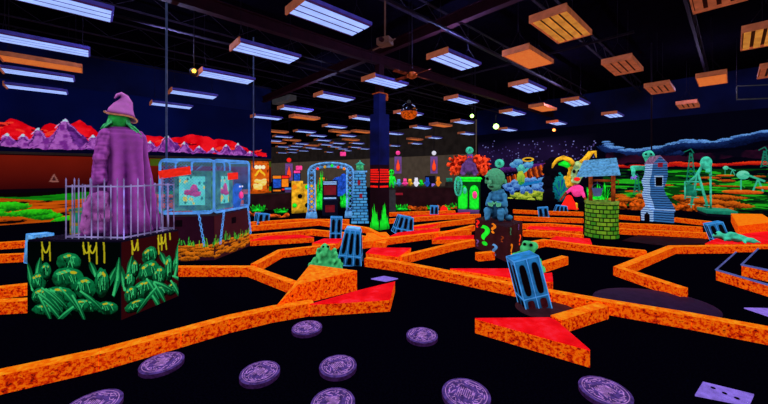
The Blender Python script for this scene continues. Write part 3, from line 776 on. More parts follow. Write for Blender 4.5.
# raised platforms
def platform(name, top, z, lab, cat, zb=0.0, zs=None, topm='red_felt', sidem='kerb_orange', conv=True, inset=None):
    P = [G(x, y, (zs[i] if zs else z)) for i, (x, y) in enumerate(top)]
    o = Vector((P[0].x, P[0].y, 0)); L2 = [((p-o).x, (p-o).y) for p in P]
    t = thing(name, lab, cat, o)
    x = MB(); x.prism(L2, zb, [v-.012 for v in zs] if zs else z-.012); x.build('side', sidem, t)
    x = MB()
    n = len(L2); cx = sum(p[0] for p in L2)/n; cy = sum(p[1] for p in L2)/n
    zt = zs if zs else [z]*n
    vs = [(p[0],p[1],zt[i]-.0115) for i, p in enumerate(L2)]+[(p[0],p[1],zt[i]) for i, p in enumerate(L2)]
    a = sum(L2[i][0]*L2[(i+1)%n][1]-L2[(i+1)%n][0]*L2[i][1] for i in range(n))
    fs = [tuple(range(n))[::-1], tuple(range(n,2*n))]+[(i,(i+1)%n,(i+1)%n+n,i+n) for i in range(n)]
    if a < 0: fs = [f_[::-1] for f_ in fs]
    x.add(vs, fs); x.build('top', topm, t)
    return t, P
platform('putting_ramp', [(475,318),(549,317.2),(556,320),(590,349.5)], .15, 'red topped triangular ramp with orange sides pointing right, nearest the viewer', 'ramp')
platform('putting_ramp', [(310,304),(357,290.5),(395,281.3),(390,299.3)], .14, 'red topped ramp beside the raised orange block at centre left', 'ramp')
platform('raised_block', [(310,264.5),(357,270.5),(298,284.5),(277,305)], .27, 'raised plain orange block beside the spiky green monster', 'block', zs=[.27,.27,.25,.145], topm='kerb_orange')
platform('putting_ramp', [(366,252.5),(372,247.5),(411,247.8),(398,256.5)], .16, 'red ramp behind the lavender card, in front of the black column', 'ramp')
platform('putting_ramp', [(450,268.4),(512,268.4),(512,277.5)], .13, 'red felt triangle behind the long middle kerb, left of the large leaning tower', 'ramp')
platform('putting_ramp', [(543,273.5),(552,272.5),(553,281),(546,281)], .15, 'small red block right of the large leaning blue tower', 'ramp')
platform('putting_ramp', [(250,240.5),(266,236),(300,234.5),(314,237)], .12, 'flat red topped island left of the toppled blue towers', 'ramp')
platform('putting_ramp', [(312,243),(324,238.5),(342,238.5),(338,243)], .12, 'small pinkish red platform behind the spiky green monster', 'ramp')
platform('putting_ramp', [(432,239.5),(440,236.5),(474,235),(474,238.5)], .10, 'red strip left of the question mark box', 'ramp')
platform('putting_ramp', [(389,236.4),(398,232.5),(440,228),(438,231)], .13, 'red strip right of the black column base', 'ramp')
platform('putting_ramp', [(405,229),(420,224.5),(440,223.5),(430,227.5)], .12, 'small red platform right of the leaning tower by the column', 'ramp')
platform('putting_ramp', [(549,239.6),(556,236.2),(590,238.5),(592,244)], .10, 'red strip behind the kerb left of the stone well base', 'ramp')
platform('putting_ramp', [(526,228.6),(530,226),(583,227.5),(583,231)], .10, 'flat red strip between two kerbs right of the seated statue', 'ramp')
platform('putting_ramp', [(705,243.5),(720,236.5),(750,233),(800,228),(800,243.5)], .10, 'red platform under the blue tower with teal monster', 'ramp')
platform('putting_ramp', [(405,218),(415,215.5),(470,212),(470,214)], .11, 'flat red strip far back right of the column', 'ramp')
platform('raised_block', [(731,213.5),(762,214),(775,222),(738,226)], .27, 'raised orange block right of the oil pump', 'block', topm='kerb_orange')
platform('raised_block', [(367,233),(386,232),(390,236),(385,243.5),(364,240)], .12, 'low orange block at the foot of the black column', 'block', topm='kerb_orange')
# stepped black platforms on the right, with a pale blue nosing
for pts, z, zb, lab in (([(716,270),(790,291.5),(800,252),(736,252.3)], .15, 0, 'lower black topped step with orange side at the right edge'),
                       ([(741.5,265),(800,277),(810,249),(758,249)], .30, .15, 'upper black topped step with orange side at the right edge')):
    t, P = platform('platform_step', pts, z, lab, 'step', zb=zb, topm='black_carpet')
    o = Vector((P[0].x,P[0].y,0)); x = MB()
    for a, b, r in ((P[0],P[1],.014),(P[0],P[3],.012)): x.tube([a-o+Vector((0,0,.004)), b-o+Vector((0,0,.004))], r, 6)
    x.build('edge_strip', 'nosing' if 'nosing' in MATS else mat('nosing', s2l(96,110,190), em=.6), t)
# low mounds and rugs
def mound(px, py, r, h, m, lab, sy=1.0):
    p = G(px, py); x = MB(); x.lathe([(r,0),(r*.98,.004),(r*.8,h*.6),(r*.4,h*.93),(.01,h)], 40, sy=sy)
    return tag(x.build('putting_mound', m, loc=p), lab, 'mound')
mat('mound_purple', s2l(44,24,58), em=.6, var=.25, scale=14); mat('mound_brown', s2l(58,26,34), em=.6, var=.3, scale=14)
mound(653, 303, .66, .05, 'mound_purple', 'low dull purple mound behind the long middle kerb', .78)
mound(546, 309, .34, .04, 'mound_brown', 'small dull brown mound between the leaning tower and the red arrow ramp', .9)
t, P = platform('lane_rug', [(622,240.5),(640,234),(700,236),(712,243),(664,245.5)], .012, 'dark maroon lane carpet right of the stone well', 'rug', topm='maroon_rug', sidem='maroon_rug')
t, P = platform('lane_rug', [(470,232),(512,233),(582,238),(545,234)], .012, 'dark maroon lane carpet behind the question mark box', 'rug', topm='maroon_rug', sidem='maroon_rug')
# score cards / tee mats
def card(pts, lab, holes=0):
    P = [G(x, y, .012) for x, y in pts]; o = Vector((P[0].x,P[0].y,0)); t = thing('tee_mat', lab, 'mat', o)
    x = MB(); x.prism([((p-o).x,(p-o).y) for p in P], 0, .012); x.build('pad', 'lavender', t)
    for k in range(holes):
        s = [(.25,.3),(.5,.5),(.75,.68)][k]
        q = P[0].lerp(P[1], s[0]).lerp(P[3].lerp(P[2], s[0]), s[1])-o
        x = MB(); x.lathe([(.014,0),(.014,.003)], 14, (q.x,q.y,.0125)); x.build('ball_dimple', 'ink_dark', t)
card([(371,278.5),(384,275.8),(398,278.3),(386,281)], 'small lavender mat by the red ramp in front of the column')
card([(744,307.5),(790,308.5),(790,319),(772,317)], 'lavender mat cut off at the right edge')
card([(703,381.5),(754,394),(749,405),(695,394.5)], 'lavender mat with three dark dimples in the bottom right corner', 3)
# round stepping discs
def disc_thing():
    t = bpy.data.objects.new('stepping_disc', None); col.objects.link(t); t.empty_display_size = .1
    x = MB(); x.lathe([(.150,0),(.150,.030)], 44); x.build('rim_side', 'disc_side', t)
    x = MB(); x.lathe([(.150,.0305),(.147,.036),(.02,.036)], 44); x.build('face', 'disc_purple', t)
    x = MB()
    def arc(r, a0, a1, w=.0035):
        n = max(3, int(abs(a1-a0)/.15)); vs = []; fs = []
        for i in range(n+1):
            a = a0+(a1-a0)*i/n
            for rr in (r-w, r+w): vs.append((rr*math.cos(a), rr*math.sin(a), .0375))
        for i in range(n): fs.append((2*i, 2*i+1, 2*i+3, 2*i+2))
        x.add(vs, fs)
    arc(.128, 0, 6.28, .0025)
    r = random.Random(5)
    for ring in (.108, .040):
        a = 0
        while a < 6.0:
            if r.random() < .85: arc(ring+r.uniform(-.008,.008), a, a+r.uniform(.1,.3)*(.108/ring)**.5)
            a += .22*(.108/ring)**.5
    for k in range(26):
        a = k*.2417; q = r.uniform(.55,.8)*.128
        x.box((q*math.cos(a), q*math.sin(a), .037), (.024,.004,.002), rz=a+r.choice([0,1.57,.8,-.8]))
    for k in range(9):
        yy = -.05+k*.0125; x.box((r.uniform(-.01,.01), yy, .037), (.07+r.uniform(-.02,.03),.004,.002))
    x.build('etched_marks', 'disc_ink', t)
    return t
dp = disc_thing(); first = True
for px, py, s, a, lab in [(162,362,1.05,.3,'purple stepping disc nearest the long orange kerb at lower left'),(260,371.5,1.0,1.4,'purple stepping disc third from the left'),
    (338,365,1.0,2.2,'purple stepping disc at centre, above the one cut off below'),(307,327,1.0,.9,'purple stepping disc just below the red ramp at centre left'),
    (422,334.5,1.0,2.9,'purple stepping disc farthest right of the red ramp at centre'),(333,402,1.0,.2,'purple stepping disc cut off at the bottom centre'),
    (466,393,1.12,1.1,'purple stepping disc in the bottom row between centre and right'),(605,390,1.1,2.0,'purple stepping disc farthest right in the bottom row'),
    (92,405,1.1,1.7,'purple stepping disc cut off at the bottom left')]:
    o = dp if first else copy_tree(dp); first = False
    p = G(px, py, .036); o.location = (p.x, p.y, 0); o.rotation_euler = (0,0,a); o.scale = (s,s,1)
    tag(o, lab, 'stepping disc', 'purple stepping discs on the black floor')
# ------------------------------------------------------------ jungle podium with fenced witch
Av, Bv, Cv = G(28,318), G(121,320), G(178,296); Dv = Av+(Cv-Bv)*1.02
z_p = .86; o0 = Av.copy()
t = thing('podium', 'black podium painted with green jungle rocks under the purple witch', 'podium', o0)
pp = [((p-o0).x,(p-o0).y) for p in (Av,Bv,Cv,Dv)]
x = MB(); x.prism(pp, 0, z_p-.02); x.build('core', 'arcade_black', t)
x = MB(); x.prism(pp, z_p-.02, z_p); x.build('top', mat('podium_top', s2l(20,14,40), em=.4), t)
def jungle(P, Q, seed, bg, nm):
    w = (Q-P).length; c = Canvas(P, Q-P, w, 0.0, z_p-.02, int(260*w), 230, bg); r = random.Random(seed); u = w/1.06
    X, Z = c.X, c.Z
    gD, gM, gL, yl = L(2,28,14), L(10,130,72), L(60,205,120), L(200,190,30)
    def leaf(x, z, l, a, wd):
        for q in range(50):
            s = q/49; xx = x+math.cos(a)*l*s; zz = z+math.sin(a)*l*s-.06*s*s*l*4; ww = wd*math.sin(PI*min(1,s*.95+.05))
            cc = gM*(1-s)+gD*s
            c.disc((xx,zz), ww*.6+.004, ww*.6+.004, cc, conv=False)
        for q in range(48):
            s = q/47*.9; xx = x+math.cos(a)*l*s; zz = z+math.sin(a)*l*s-.06*s*s*l*4
            c.disc((xx-.006,zz+wd*.3), wd*.22*(1-s)+.003, wd*.2*(1-s)+.003, gL*(1-s)+gM*s, conv=False)
    def rock(x, z, a, b, k):
        c.disc((x+.012,z-.015), a*1.05, b*1.05, L(1,6,4), conv=False, jag=.15, seed=k)
        c.disc((x,z), a, b, gD, gM*1.05, conv=False, jag=.18, seed=k)
        for q in range(10):
            xx = x+r.uniform(-.7,.5)*a; c.line([(xx,z+b*r.uniform(.2,.7)),(xx+a*r.uniform(-.2,.3),z-b*r.uniform(.1,.6))], .007, gL if q % 2 else gD, conv=False, jag=.02, seed=q)
        for q in range(8):
            xx = x+r.uniform(-.6,.4)*a; c.disc((xx,z+b*(.72-.5*abs(xx-x)/a)), a*.16, b*.12, yl if q % 2 else gL, conv=False, jag=.5, seed=q+k)
    for q, (fx, z0_, l, a_) in enumerate(((.06,.30,.45,1.75),(.10,.44,.30,1.4),(.93,.26,.50,1.35),(.84,.30,.44,1.2),(.97,.42,.34,1.5),(.74,.46,.24,1.9),(.16,.34,.30,1.2))):     # tall side leaves
        leaf(fx*w, z0_, l, a_, .05)
    spots = [(.45,.62,.14,.10),(.44,.44,.19,.12),(.12,.40,.09,.10),(.20,.52,.06,.09),(.34,.25,.20,.10),(.62,.34,.12,.12),(.14,.24,.10,.09),(.80,.40,.08,.16),(.62,.15,.20,.07),(.22,.10,.18,.06),(.86,.13,.12,.07)]
    for k, (fx, z, a, b) in enumerate(spots): rock(fx*w, z, a*u, b, k+seed)
    for k in range(int(12*u)): leaf(r.uniform(.1,.9)*w, r.uniform(.12,.36), .30, r.choice([-.5,-.7,3.7,-1.0]), .035)
    for gx in (.16,.24,.60,.66,.74,.82):                     # dripping yellow vines from the top edge
        l = r.uniform(.10,.26); c.line([(gx*w,z_p),(gx*w+.01,z_p-l)], .018, yl*.8, conv=False, jag=.02, seed=int(gx*90))
    for a, b in ((.16,.24),(.60,.68),(.66,.74)):
        n = 10; c.line([((a+(b-a)*i/n)*w, z_p-.06-.08*math.sin(PI*i/n)) for i in range(n+1)], .016, yl, conv=False)
    o = c.build(nm, t, off=.006, local=True); o.location = P-o0
jungle(Av, Bv, 3, L(1,5,5), 'painted_front'); jungle(Bv, Cv, 11, L(46,6,10), 'painted_side')

# fence round the podium top
fr = D(66, 240, 3.55)
F1 = Vector((D(66,240,3.56).x, 3.56, z_p)); F2 = Vector((Bv.x-.01, Bv.y+.05, z_p)); F3 = Vector((Cv.x-.04, Cv.y-.02, z_p)); F0 = F1+Vector((.06,.62,0)); F4 = F3+Vector((-.1,.0,0))
t = thing('picket_fence', 'pale steel picket fence standing on the podium around the purple witch', 'fence', F1)
hh = .60
for k, (a, b) in enumerate(((F1,F2),(F2,F3),(F3,F0),(F0,F1))):
    x = MB()
    for z in (.02, hh-.02): x.tube([a-F1+Vector((0,0,z)), b-F1+Vector((0,0,z))], .009, 6)
    x.build('rail', 'cage_steel', t)
    n = max(3, int((b-a).length/(.075 if k < 2 else .085)))
    for i in range(n+(k < 1)):
        p = a.lerp(b, i/n)-F1; tall = i % 2 == 0; x = MB(); zt = hh+(.045 if tall else -.0)
        x.tube([p, p+Vector((0,0,zt))], .006, 6)
        if tall: x.tube([p+Vector((0,0,zt)), p+Vector((0,0,zt+.03))], [.008,.001], 6)
        x.build('picket', 'cage_steel', t)

# the witch
wc = D(119, 240, 3.86); wc.z = z_p
t = thing('witch_statue', 'purple cloaked witch statue with pointed hat standing on the jungle podium', 'statue', wc, facing(wc))
S = 3.86/F; K = math.cos(facing(wc)); SX = S*K
def cloak():
    seg = 160; prof = [  # z px, half width px, centre px, depth px
        (0,34,5,24),(14,32,5,23),(30,29,5,22),(48,26,5,20),(66,24.5,5,18),(82,23.5,5,17),(92,23.6,5,17),(98,24,5,16.5),(105,23,4.5,15.5),(109.5,19.5,4,13),(112,13,2,10),(114,7,0,7),(116,5,0,5)]
    pr = [];
    for i in range(len(prof)-1):
        for q in range(5):
            s = q/5; pr.append(tuple(prof[i][k]*(1-s)+prof[i+1][k]*s for k in range(4)))
    pr.append(prof[-1]); vs = []; fs = []
    for z, hw, cx, dp_ in pr:
        fold = 1.5*max(0, min(1, (112-z)/50))
        for k in range(seg):
            a = 2*PI*k/seg
            f_ = 1+fold*(.11*math.sin(a*6+z*.012+.4*math.sin(z*.05))+.05*math.sin(a*11+1.3+z*.02)+.035*math.sin(a*4+z*.03))
            vs.append(((cx+hw*f_*math.cos(a))*SX, dp_*.72*f_*math.sin(a)*S, z*.942*S))
    n = len(pr)
    for i in range(n-1):
        for k in range(seg): fs.append((i*seg+k, i*seg+(k+1)%seg, (i+1)*seg+(k+1)%seg, (i+1)*seg+k))
    fs += [tuple(range(seg))[::-1], tuple(range((n-1)*seg, n*seg))]
    return MB().add(vs, fs, None, True)
cloak().build('cloak', 'purple_cloak', t)
def P2(x, y, d=0): return Vector(((x-119)*SX, d, (233.5-y)*S))
x = MB()   # draped arm and sleeve at the left, gathered cloth low on the left
for a, b, r0, r1 in (((107,136),(102,158),7,6.5),((102,158),(101,178),6.5,7)): x.limb(P2(*a,-.04), P2(*b,-.10), r0*S, r1*S)
x.blob('sleeve', 'purple_cloak', t, vox=.012, bump=.012, bs=16)
x = MB()
for a, r in (((97,203),11),((94,214),11),((103,199),9),((108,212),10),((100,223),10),((89,223),8)): x.ball(P2(*a,-.13), (r*SX,r*S*.7,r*S))
x.blob('gathered_skirt', 'hat_purple', t, vox=.012, bump=.035, bs=11)
hm = P2(122, 120)
x = MB(); x.ball(P2(119,120,-.01), (8.5*S,9*S,10*S), 20); x.ball(P2(111,121,-.03), (2.6*S,2*S,2*S), 10)   # nose in profile, looking left
x.ball(P2(114,127,-.01), (4*S,5*S,3.5*S), 10); x.limb(P2(119,128), P2(119,134), 4*S, 4.5*S, 3)
x.blob('head', 'skin_green', t, vox=.006)
for sg in (-1,): x = MB(); x.ball(P2(113.5,118.5,-.075), (.012,.008,.012), 10); x.build('eye', 'ink_dark', t)
x = MB(); x.box(P2(112,125.5,-.07), (.035,.008,.006)); x.build('mouth', 'ink_dark', t)
x = MB(); r = random.Random(2)
for k in range(40):
    a = r.choice([0,PI])+r.uniform(-.85,.85); sx = math.cos(a); l = r.uniform(7, 12)*(1.9 if sx > .75 else 1)
    x.tube([P2(119+8.5*sx,116,8.5*S*math.sin(a)), P2(119+11*sx,124,10*S*math.sin(a)), P2(119+(12+r.uniform(0,3))*sx+(6 if sx > .3 else 0),121+l*.6,11*S*math.sin(a)), P2(119+(13+r.uniform(0,5))*sx+(10 if sx > .3 else -1),121+l,13*S*math.sin(a))], [.012,.014,.012,.003], 5)
x.build('hair', 'hair_green', t)
# bent hat
x = MB(); seg = 30; rings = [((121,115.5),11.5),((121.5,111),10.2),((123.5,106),8.0),((125.5,101),5.8),((124.5,96.5),3.4),((121,94.2),2.4),((117.5,95.5),1.6),((114.5,99),.5)]
pts = [P2(*c_) for c_, _ in rings]; x.tube(pts, [r_*S for _, r_ in rings], seg); x.build('hat_cone', 'hat_purple', t)
x = MB(); vs = []; fs = []
for q, (rr, dz) in enumerate(((9,0),(13,.3),(17,-.6),(17.4,.4),(13,1.6),(9,1.3))):
    for k in range(40):
        a = 2*PI*k/40; X_ = rr*.95*math.cos(a); vs.append(P2(121+X_, 116.5+X_*.22-dz+1.5*math.sin(2*a), rr*math.sin(a)*S*.7))
for i in range(6):
    for k in range(40): fs.append((i*40+k, i*40+(k+1)%40, ((i+1)%6)*40+(k+1)%40, ((i+1)%6)*40+k))
x.add(vs, fs, None, True).build('hat_brim', 'hat_purple', t)
x = MB(); x.tube([P2(121+16.5*math.cos(a), 116.5+16.5*math.cos(a)*.22+1.5*math.sin(2*a), 17.4*math.sin(a)*S*.7) for a in [2*PI*k/40 for k in range(41)]], .010, 6); x.build('brim_edge', 'hat_trim', t)
# small painted chest by her skirt
p = D(82, 218, 3.86); p.z = z_p
t = thing('painted_chest', 'small yellow and green box standing inside the fence at the left of the witch', 'box', p, .2)
x = MB(); x.box((0,0,.14),(.17,.14,.28)); x.build('body', 'glow_yellow2' if 'glow_yellow2' in MATS else mat('glow_yellow2', s2l(150,130,40), em=.6, var=.5, scale=14), t, bevel=.008)
x = MB(); x.box((.01,-.074,.20),(.11,.008,.12)); x.build('panel', 'teal_dark', t)
x = MB(); x.box((0,-.074,.06),(.13,.008,.08)); x.build('lower_panel', 'teal', t)
x = MB(); x.box((0,0,.29),(.18,.15,.03)); x.build('lid', 'frame_green', t)

# ------------------------------------------------------------ caged televisions on a painted plinth
Pl, Pc, Pr = G(160,262), G(214,260), G(249,246)
t = thing('plinth', 'maroon plinth painted with orange rocks under the caged televisions', 'plinth', Pl)
Pb = Pl+(Pr-Pc); zt = .80
pp = [((p-Pl).x,(p-Pl).y) for p in (Pl,Pc,Pr,Pb)]
x = MB(); x.prism(pp, 0, zt); x.build('core', 'maroon', t)
for k, (a, b) in enumerate(((Pl,Pc),(Pc,Pr))):
    w = (b-a).length; c = Canvas(a, b-a, w, 0, zt, int(170*w), 140, L(38,10,28) if k == 0 else L(60,20,28))
    c.C *= (.7+.6*fbm(c.X,c.Z,3,2))[..., None]
    for q in range(int(46*w)):
        xx = rng.uniform(0,w); zz = rng.uniform(.03,.30); c.disc((xx,zz), rng.uniform(.05,.13), rng.uniform(.02,.045), L(60,16,4), L(240,130,20), conv=False, jag=.6, seed=q)
    for q in range(int(60*w)):
        xx = rng.uniform(0,w); h = rng.uniform(.04,.13)*(1.4 if q % 7 == 0 else 1); z0 = .27+.03*math.sin(xx*6); c.line([(xx,z0),(xx+rng.uniform(-.03,.03),z0+h)], .010, [L(20,120,30),L(60,200,60),L(120,190,40)][q % 3], conv=False)
    if k == 0: c.poly([(.25,.62),(.37,.62),(.37,.74),(.25,.74)], L(10,3,10), conv=False)
    else: c.poly([(w*.45,.58),(w*.58,.58),(w*.58,.70),(w*.45,.70)], L(10,3,10), conv=False)
    o = c.build('painted_front' if k == 0 else 'painted_side', t, off=.006, local=True); o.location = a-Pl
def rounded(w, h, r, n=5):
    pts = []
    for cx, cz, a0 in ((w-r,r,-PI/2),(w-r,h-r,0),(r,h-r,PI/2),(r,r,PI)):
        for i in range(n+1): a = a0+PI/2*i/n; pts.append((cx+r*math.cos(a), cz+r*math.sin(a)))
    return pts
def cage(name, a, b, z0, h, lab, depth):
    a = Vector((a.x,a.y,z0)); b = Vector((b.x,b.y,z0)); w = (b-a).length
    t = thing(name, lab, 'cage', a, math.atan2((b-a).y,(b-a).x))
    for yy, nm in ((0,'front_frame'),(depth,'rear_frame')):
        r = rounded(w, h, .09); x = MB(); x.tube([(p[0],yy,p[1]) for p in r]+[(r[0][0],yy,r[0][1])], .022 if yy == 0 else .016, 8); x.build(nm, 'cage_blue', t)
    x = MB()
    for cx, cz in ((.03,.03),(w-.03,.03),(w-.03,h-.03),(.03,h-.03)): x.tube([(cx,0,cz),(cx,depth,cz)], .014, 6)
    x.build('side_bars', 'cage_blue', t)
    x = MB(); s = .054
    for k in range(int((w+h)/s)):
        o_ = k*s
        for dr in (1,-1):
            p0 = [o_, 0]; p1 = [o_-h, h]
            if dr < 0: p0 = [w-o_, 0]; p1 = [w-o_+h, h]
            q = []
            for i in range(25):
                u = i/24; xx = p0[0]+(p1[0]-p0[0])*u; zz = h*u
                if .02 < xx < w-.02: q.append((xx,.0,zz))
            if len(q) > 1: x.tube([q[0],q[-1]], .0034, 4, cap=False)
    x.build('chain_link', 'cage_link' if 'cage_link' in MATS else mat('cage_link', s2l(60,120,190), em=.8, var=.4), t)
    return t, w
def chain(p, q, r=.012):
    n = 12; x = MB()
    for i in range(n):
        u = (i+.5)/n; c_ = Vector(p).lerp(Vector(q), u); M = Matrix.Translation(c_) @ Matrix.Rotation(i*PI/2,4,'Z')
        x.tube([M @ Vector((.018*math.cos(a),0,.036*math.sin(a))) for a in [2*PI*k/8 for k in range(9)]], .007, 5)
    return x
cd = (Pr-Pc).normalized()
t1, w1 = cage('wire_cage', Pl+(Pl-Pc)*.0, Pc, .86, .96, 'blue chain link cage with a television inside, left of the pair', .55)
t2, w2 = cage('wire_cage', Pc, Pr, .86, .96, 'blue chain link cage with a television inside, right of the pair, round the corner', .45)
for tt, w, ks in ((t1, w1, (.72,)), (t2, w2, (.22,.92))):
    for q in ks:
        chain((w*q,-.03,.02),(w*(q+(.12 if tt == t1 else -.14 if q < .5 else .05)),-.06,-.58)).build('chain', 'cage_blue', tt)
def telly(a, u, w, f0, f1, lab, depth, zz=.90):
    p = a+u*(w*f0); n = Vector((u.y,-u.x,0)); p = p-n*.05; ww = w*(f1-f0)
    t = thing('television', lab, 'television', (p.x,p.y,zz), math.atan2(u.y,u.x))
    h = .72; x = MB(); x.box((ww/2,depth/2,h/2),(ww,depth,h)); x.build('cabinet', 'frame_green', t, bevel=.02)
    x = MB()
    for c_, d_ in (((ww/2,-.015,h-.05),(ww,.04,.10)),((ww/2,-.015,.05),(ww,.04,.10)),((.05,-.015,h/2),(.10,.04,h-.2)),((ww-.05,-.015,h/2),(.10,.04,h-.2))): x.box(c_, d_)
    x.build('bezel', 'frame_green', t, bevel=.01)
    c = Canvas((0.1,0,0), (1,0,0), ww-.2, .10, h-.10, 90, 90, L(95,205,180)); W = ww-.2
    c.C[:] = (c.C*(.8+.9*fbm(c.X,c.Z,7,4)[..., None]))
    for q in range(26): c.disc((rng.uniform(0,W),rng.uniform(.1,h-.1)), .02, .03, [L(30,130,110),L(230,220,90),L(150,240,220)][q % 3], conv=False, jag=.6, seed=q)
    for dx, dz, rx, rz in ((0,.30,.15,.045),(.03,.37,.06,.09),(.06,.27,.08,.04),(-.08,.33,.06,.03)): c.disc((W*.5+dx,dz+.02), min(rx,W*.45), rz, L(150,20,90), L(240,60,130), conv=False, jag=.4, seed=2)
    for q in range(6): c.disc((W*.15+rng.uniform(0,.05),.18+rng.uniform(0,.06)), .02, .03, L(240,220,40), conv=False, jag=.5, seed=q)
    o = c.build('screen', t, off=.0, local=True); o.location = (.1,-.012,0)
    x = MB(); x.tube([(ww*.4,.1,h),(ww*.25,.1,h+.10)], .006, 5); x.tube([(ww*.5,.1,h),(ww*.7,.1,h+.10)], .006, 5); x.build('antenna', 'cage_blue', t)
    return t
u1 = (Pc-Pl).normalized(); u2 = (Pr-Pc).normalized()
telly(Pl, u1, w1, .22, .93, 'green framed television showing a pink blob, in the left cage', .36)
telly(Pc, u2, w2, .10, .52, 'green framed television in the right cage', .25)
def sign(a, u, f, w, z, h, tilt, lab):
    p = a+u*f; n = Vector((u.y,-u.x,0)); p = p+n*.06
    t = thing('warning_sign', lab, 'sign', (p.x,p.y,z), math.atan2(u.y,u.x)); t.rotation_euler = (0, tilt, math.atan2(u.y,u.x))
    x = MB(); x.box((0,0,0),(w,.015,h)); x.build('board', 'glow_red', t)
    x = MB(); x.box((0,-.009,0),(w*.98,.002,h*.96)); x.build('face', 'glow_red2' if 'glow_red2' in MATS else mat('glow_red2', s2l(235,40,24), em=.95, var=.35, scale=30), t)
sign(Pl, u1, w1*.30, .52, 1.59, .14, -.16, 'red sign hung on the left cage')
sign(Pc, u2, w2*.42, .30, 1.52, .13, -.04, 'red sign hung on the right cage')
p = Pc+u2*(w2*.74)-Vector((u2.y,-u2.x,0))*.10
t = thing('toy_creature', 'blue and pink creature figure at the right inside the right cage', 'figure', (p.x,p.y,.82), math.atan2(u2.y,u2.x))
x = MB(); x.ball((0,0,.22),(.12,.09,.16)); x.ball((0,-.02,.45),(.10,.09,.10)); x.limb((-.1,0,.3),(-.2,-.04,.45),.03,.025); x.limb((.1,0,.3),(.18,-.04,.2),.03,.025); x.limb((-.05,0,.1),(-.07,0,.02),.04,.04); x.limb((.05,0,.1),(.07,0,.02),.04,.04)
x.blob('body', 'screen_blue', t, vox=.014)
x = MB(); x.ball((0,-.10,.30),(.07,.03,.08)); x.build('belly', 'glow_pink', t)
for sx in (-1,1): x = MB(); x.ball((.04*sx,-.1,.48),.02); x.build('eye', 'white_glow', t)
p = Pc+u2*(w2*.72)-Vector((u2.y,-u2.x,0))*.30
t = tag(MB().box((0,0,0),(.4,.02,.42), rz=math.atan2(u2.y,u2.x)).build('picture_board', mat('pink_board', s2l(150,50,80), em=.7, var=.8, scale=9), loc=(p.x,p.y,1.38)), 'mottled pink and blue board hung behind the creature in the right cage', 'board')

# ------------------------------------------------------------ toppled blue towers
TG = 'blue model skyscrapers toppled along the lanes'
def tower(px, py, Y, w, d, h, rz, tilt, lab, cols=2, arches=False, taper=1.0, tx=0, two=True, style=0, z=0, bm='tower_blue', sw=True):
    p = G(px, py) if Y is None else Vector(((px-384)/F*Y, Y, 0)); p.z = z
    t = thing('toy_skyscraper', lab, 'model tower', p); t.rotation_euler = (tx, tilt, facing(p)+rz)
    k = .012 if w > .22 else .009
    x = MB(); x.box((0,0,h/2),(w,d,h), taper=taper); x.build('body', bm, t)
    def panel(cx, z0, z1, ww, y, name, m, oval=False, side=False):
        n = 16; pts = []
        for i in range(n):
            a = 2*PI*i/n; e = .55 if oval else .25
            ca, sa = math.cos(a), math.sin(a)
            pts.append((ww/2*math.copysign(abs(ca)**e, ca), (z1-z0)/2*math.copysign(abs(sa)**e, sa)))
        zc = (z0+z1)/2; vs = []
        for s_ in (0,1):
            for u, v in pts:
                sc = 1-(1-taper)*(zc+v)/h
                yy = (y*sc if not side else 0)
                if side: vs.append(((side*(w/2*sc+.003+.004*s_)), cx*sc+u*sc, zc+v))
                else: vs.append((cx*sc+u*sc, (-1 if y < 0 else 1)*(abs(d/2)*sc+.003+.004*s_), zc+v))
        fs = [tuple(range(n)), tuple(range(n,2*n))[::-1]]+[(i,i+n,(i+1)%n+n,(i+1)%n) for i in range(n)]
        MB().add(vs, fs).build(name, m, t)
    for c_ in range(cols):
        cw = w/cols; cx = -w/2+cw*(c_+.5)
        if two:
            panel(cx, h*.32, h*.91, cw*.52, -d/2, 'window', 'window_dark', True)
            panel(cx, h*.04, h*.23, cw*.52, -d/2, 'doorway', 'window_maroon' if arches else 'window_dark', True)
        else: panel(cx, h*.08, h*.92, cw*.6, -d/2, 'window', 'window_dark')
    for sd in (-1, 1) if sw else ():
        for c_ in range(2):
            cw = d/2; cx = -d/2+cw*(c_+.5)
            panel(cx, h*.32, h*.91, cw*.42, 0, 'side_window', 'window_dark', False, sd); panel(cx, h*.05, h*.22, cw*.42, 0, 'side_window', 'window_dark', False, sd)
    x = MB(); e = []
    for zz in (0, h*.27, h):
        sc = 1-(1-taper)*zz/h; a, b = w/2*sc, d/2*sc; e.append((a,b,zz))
        x.tube([(-a,-b,zz),(a,-b,zz),(a,b,zz),(-a,b,zz),(-a,-b,zz)], k*.6, 5)
    for sx in (-1,1):
        for sy in (-1,1): x.tube([(sx*e[0][0],sy*e[0][1],0),(sx*e[2][0],sy*e[2][1],h)], k*.6, 5)
    for c_ in range(1, cols): cx = -w/2+w/cols*c_; x.tube([(cx,-d/2-.003,0),(cx*taper,-d/2*taper-.003,h)], k*.5, 5)
    x.build('glowing_edges', 'cage_edge' if 'cage_edge' in MATS else mat('cage_edge', s2l(70,150,225), em=.9, var=.3), t)
    if style == 1:
        x = MB(); x.box((0,0,h+.02),(w*taper*.9,d*taper*.9,.04)); x.build('cap', 'pale_blue', t)
    return t
tower(535, 307, None, .29, .24, .62, .42, -.25, 'largest blue toy skyscraper leaning left in front of the question box', arches=True, z=.0)
tower(335.5, 238.5, None, .27, .2, .52, 0, .05, 'upright blue toy skyscraper with four panes left of the column')
tower(350, 263.5, None, .42, .30, .60, -.12, .10, 'leaning tapered blue toy skyscraper beside the spiky green monster', cols=3, taper=.62, style=1)
tower(402, 233.5, None, .50, .34, .46, .3, .22, 'wide blue toy skyscraper toppling right of the black column', cols=3, taper=.72)
tower(434, 217, None, .28, .22, .40, 0, .03, 'small upright blue toy skyscraper right of the column by the bushes')
tower(261, 225.5, None, .34, .26, .36, .35, .14, 'small blue toy skyscraper leaning right of the caged televisions')
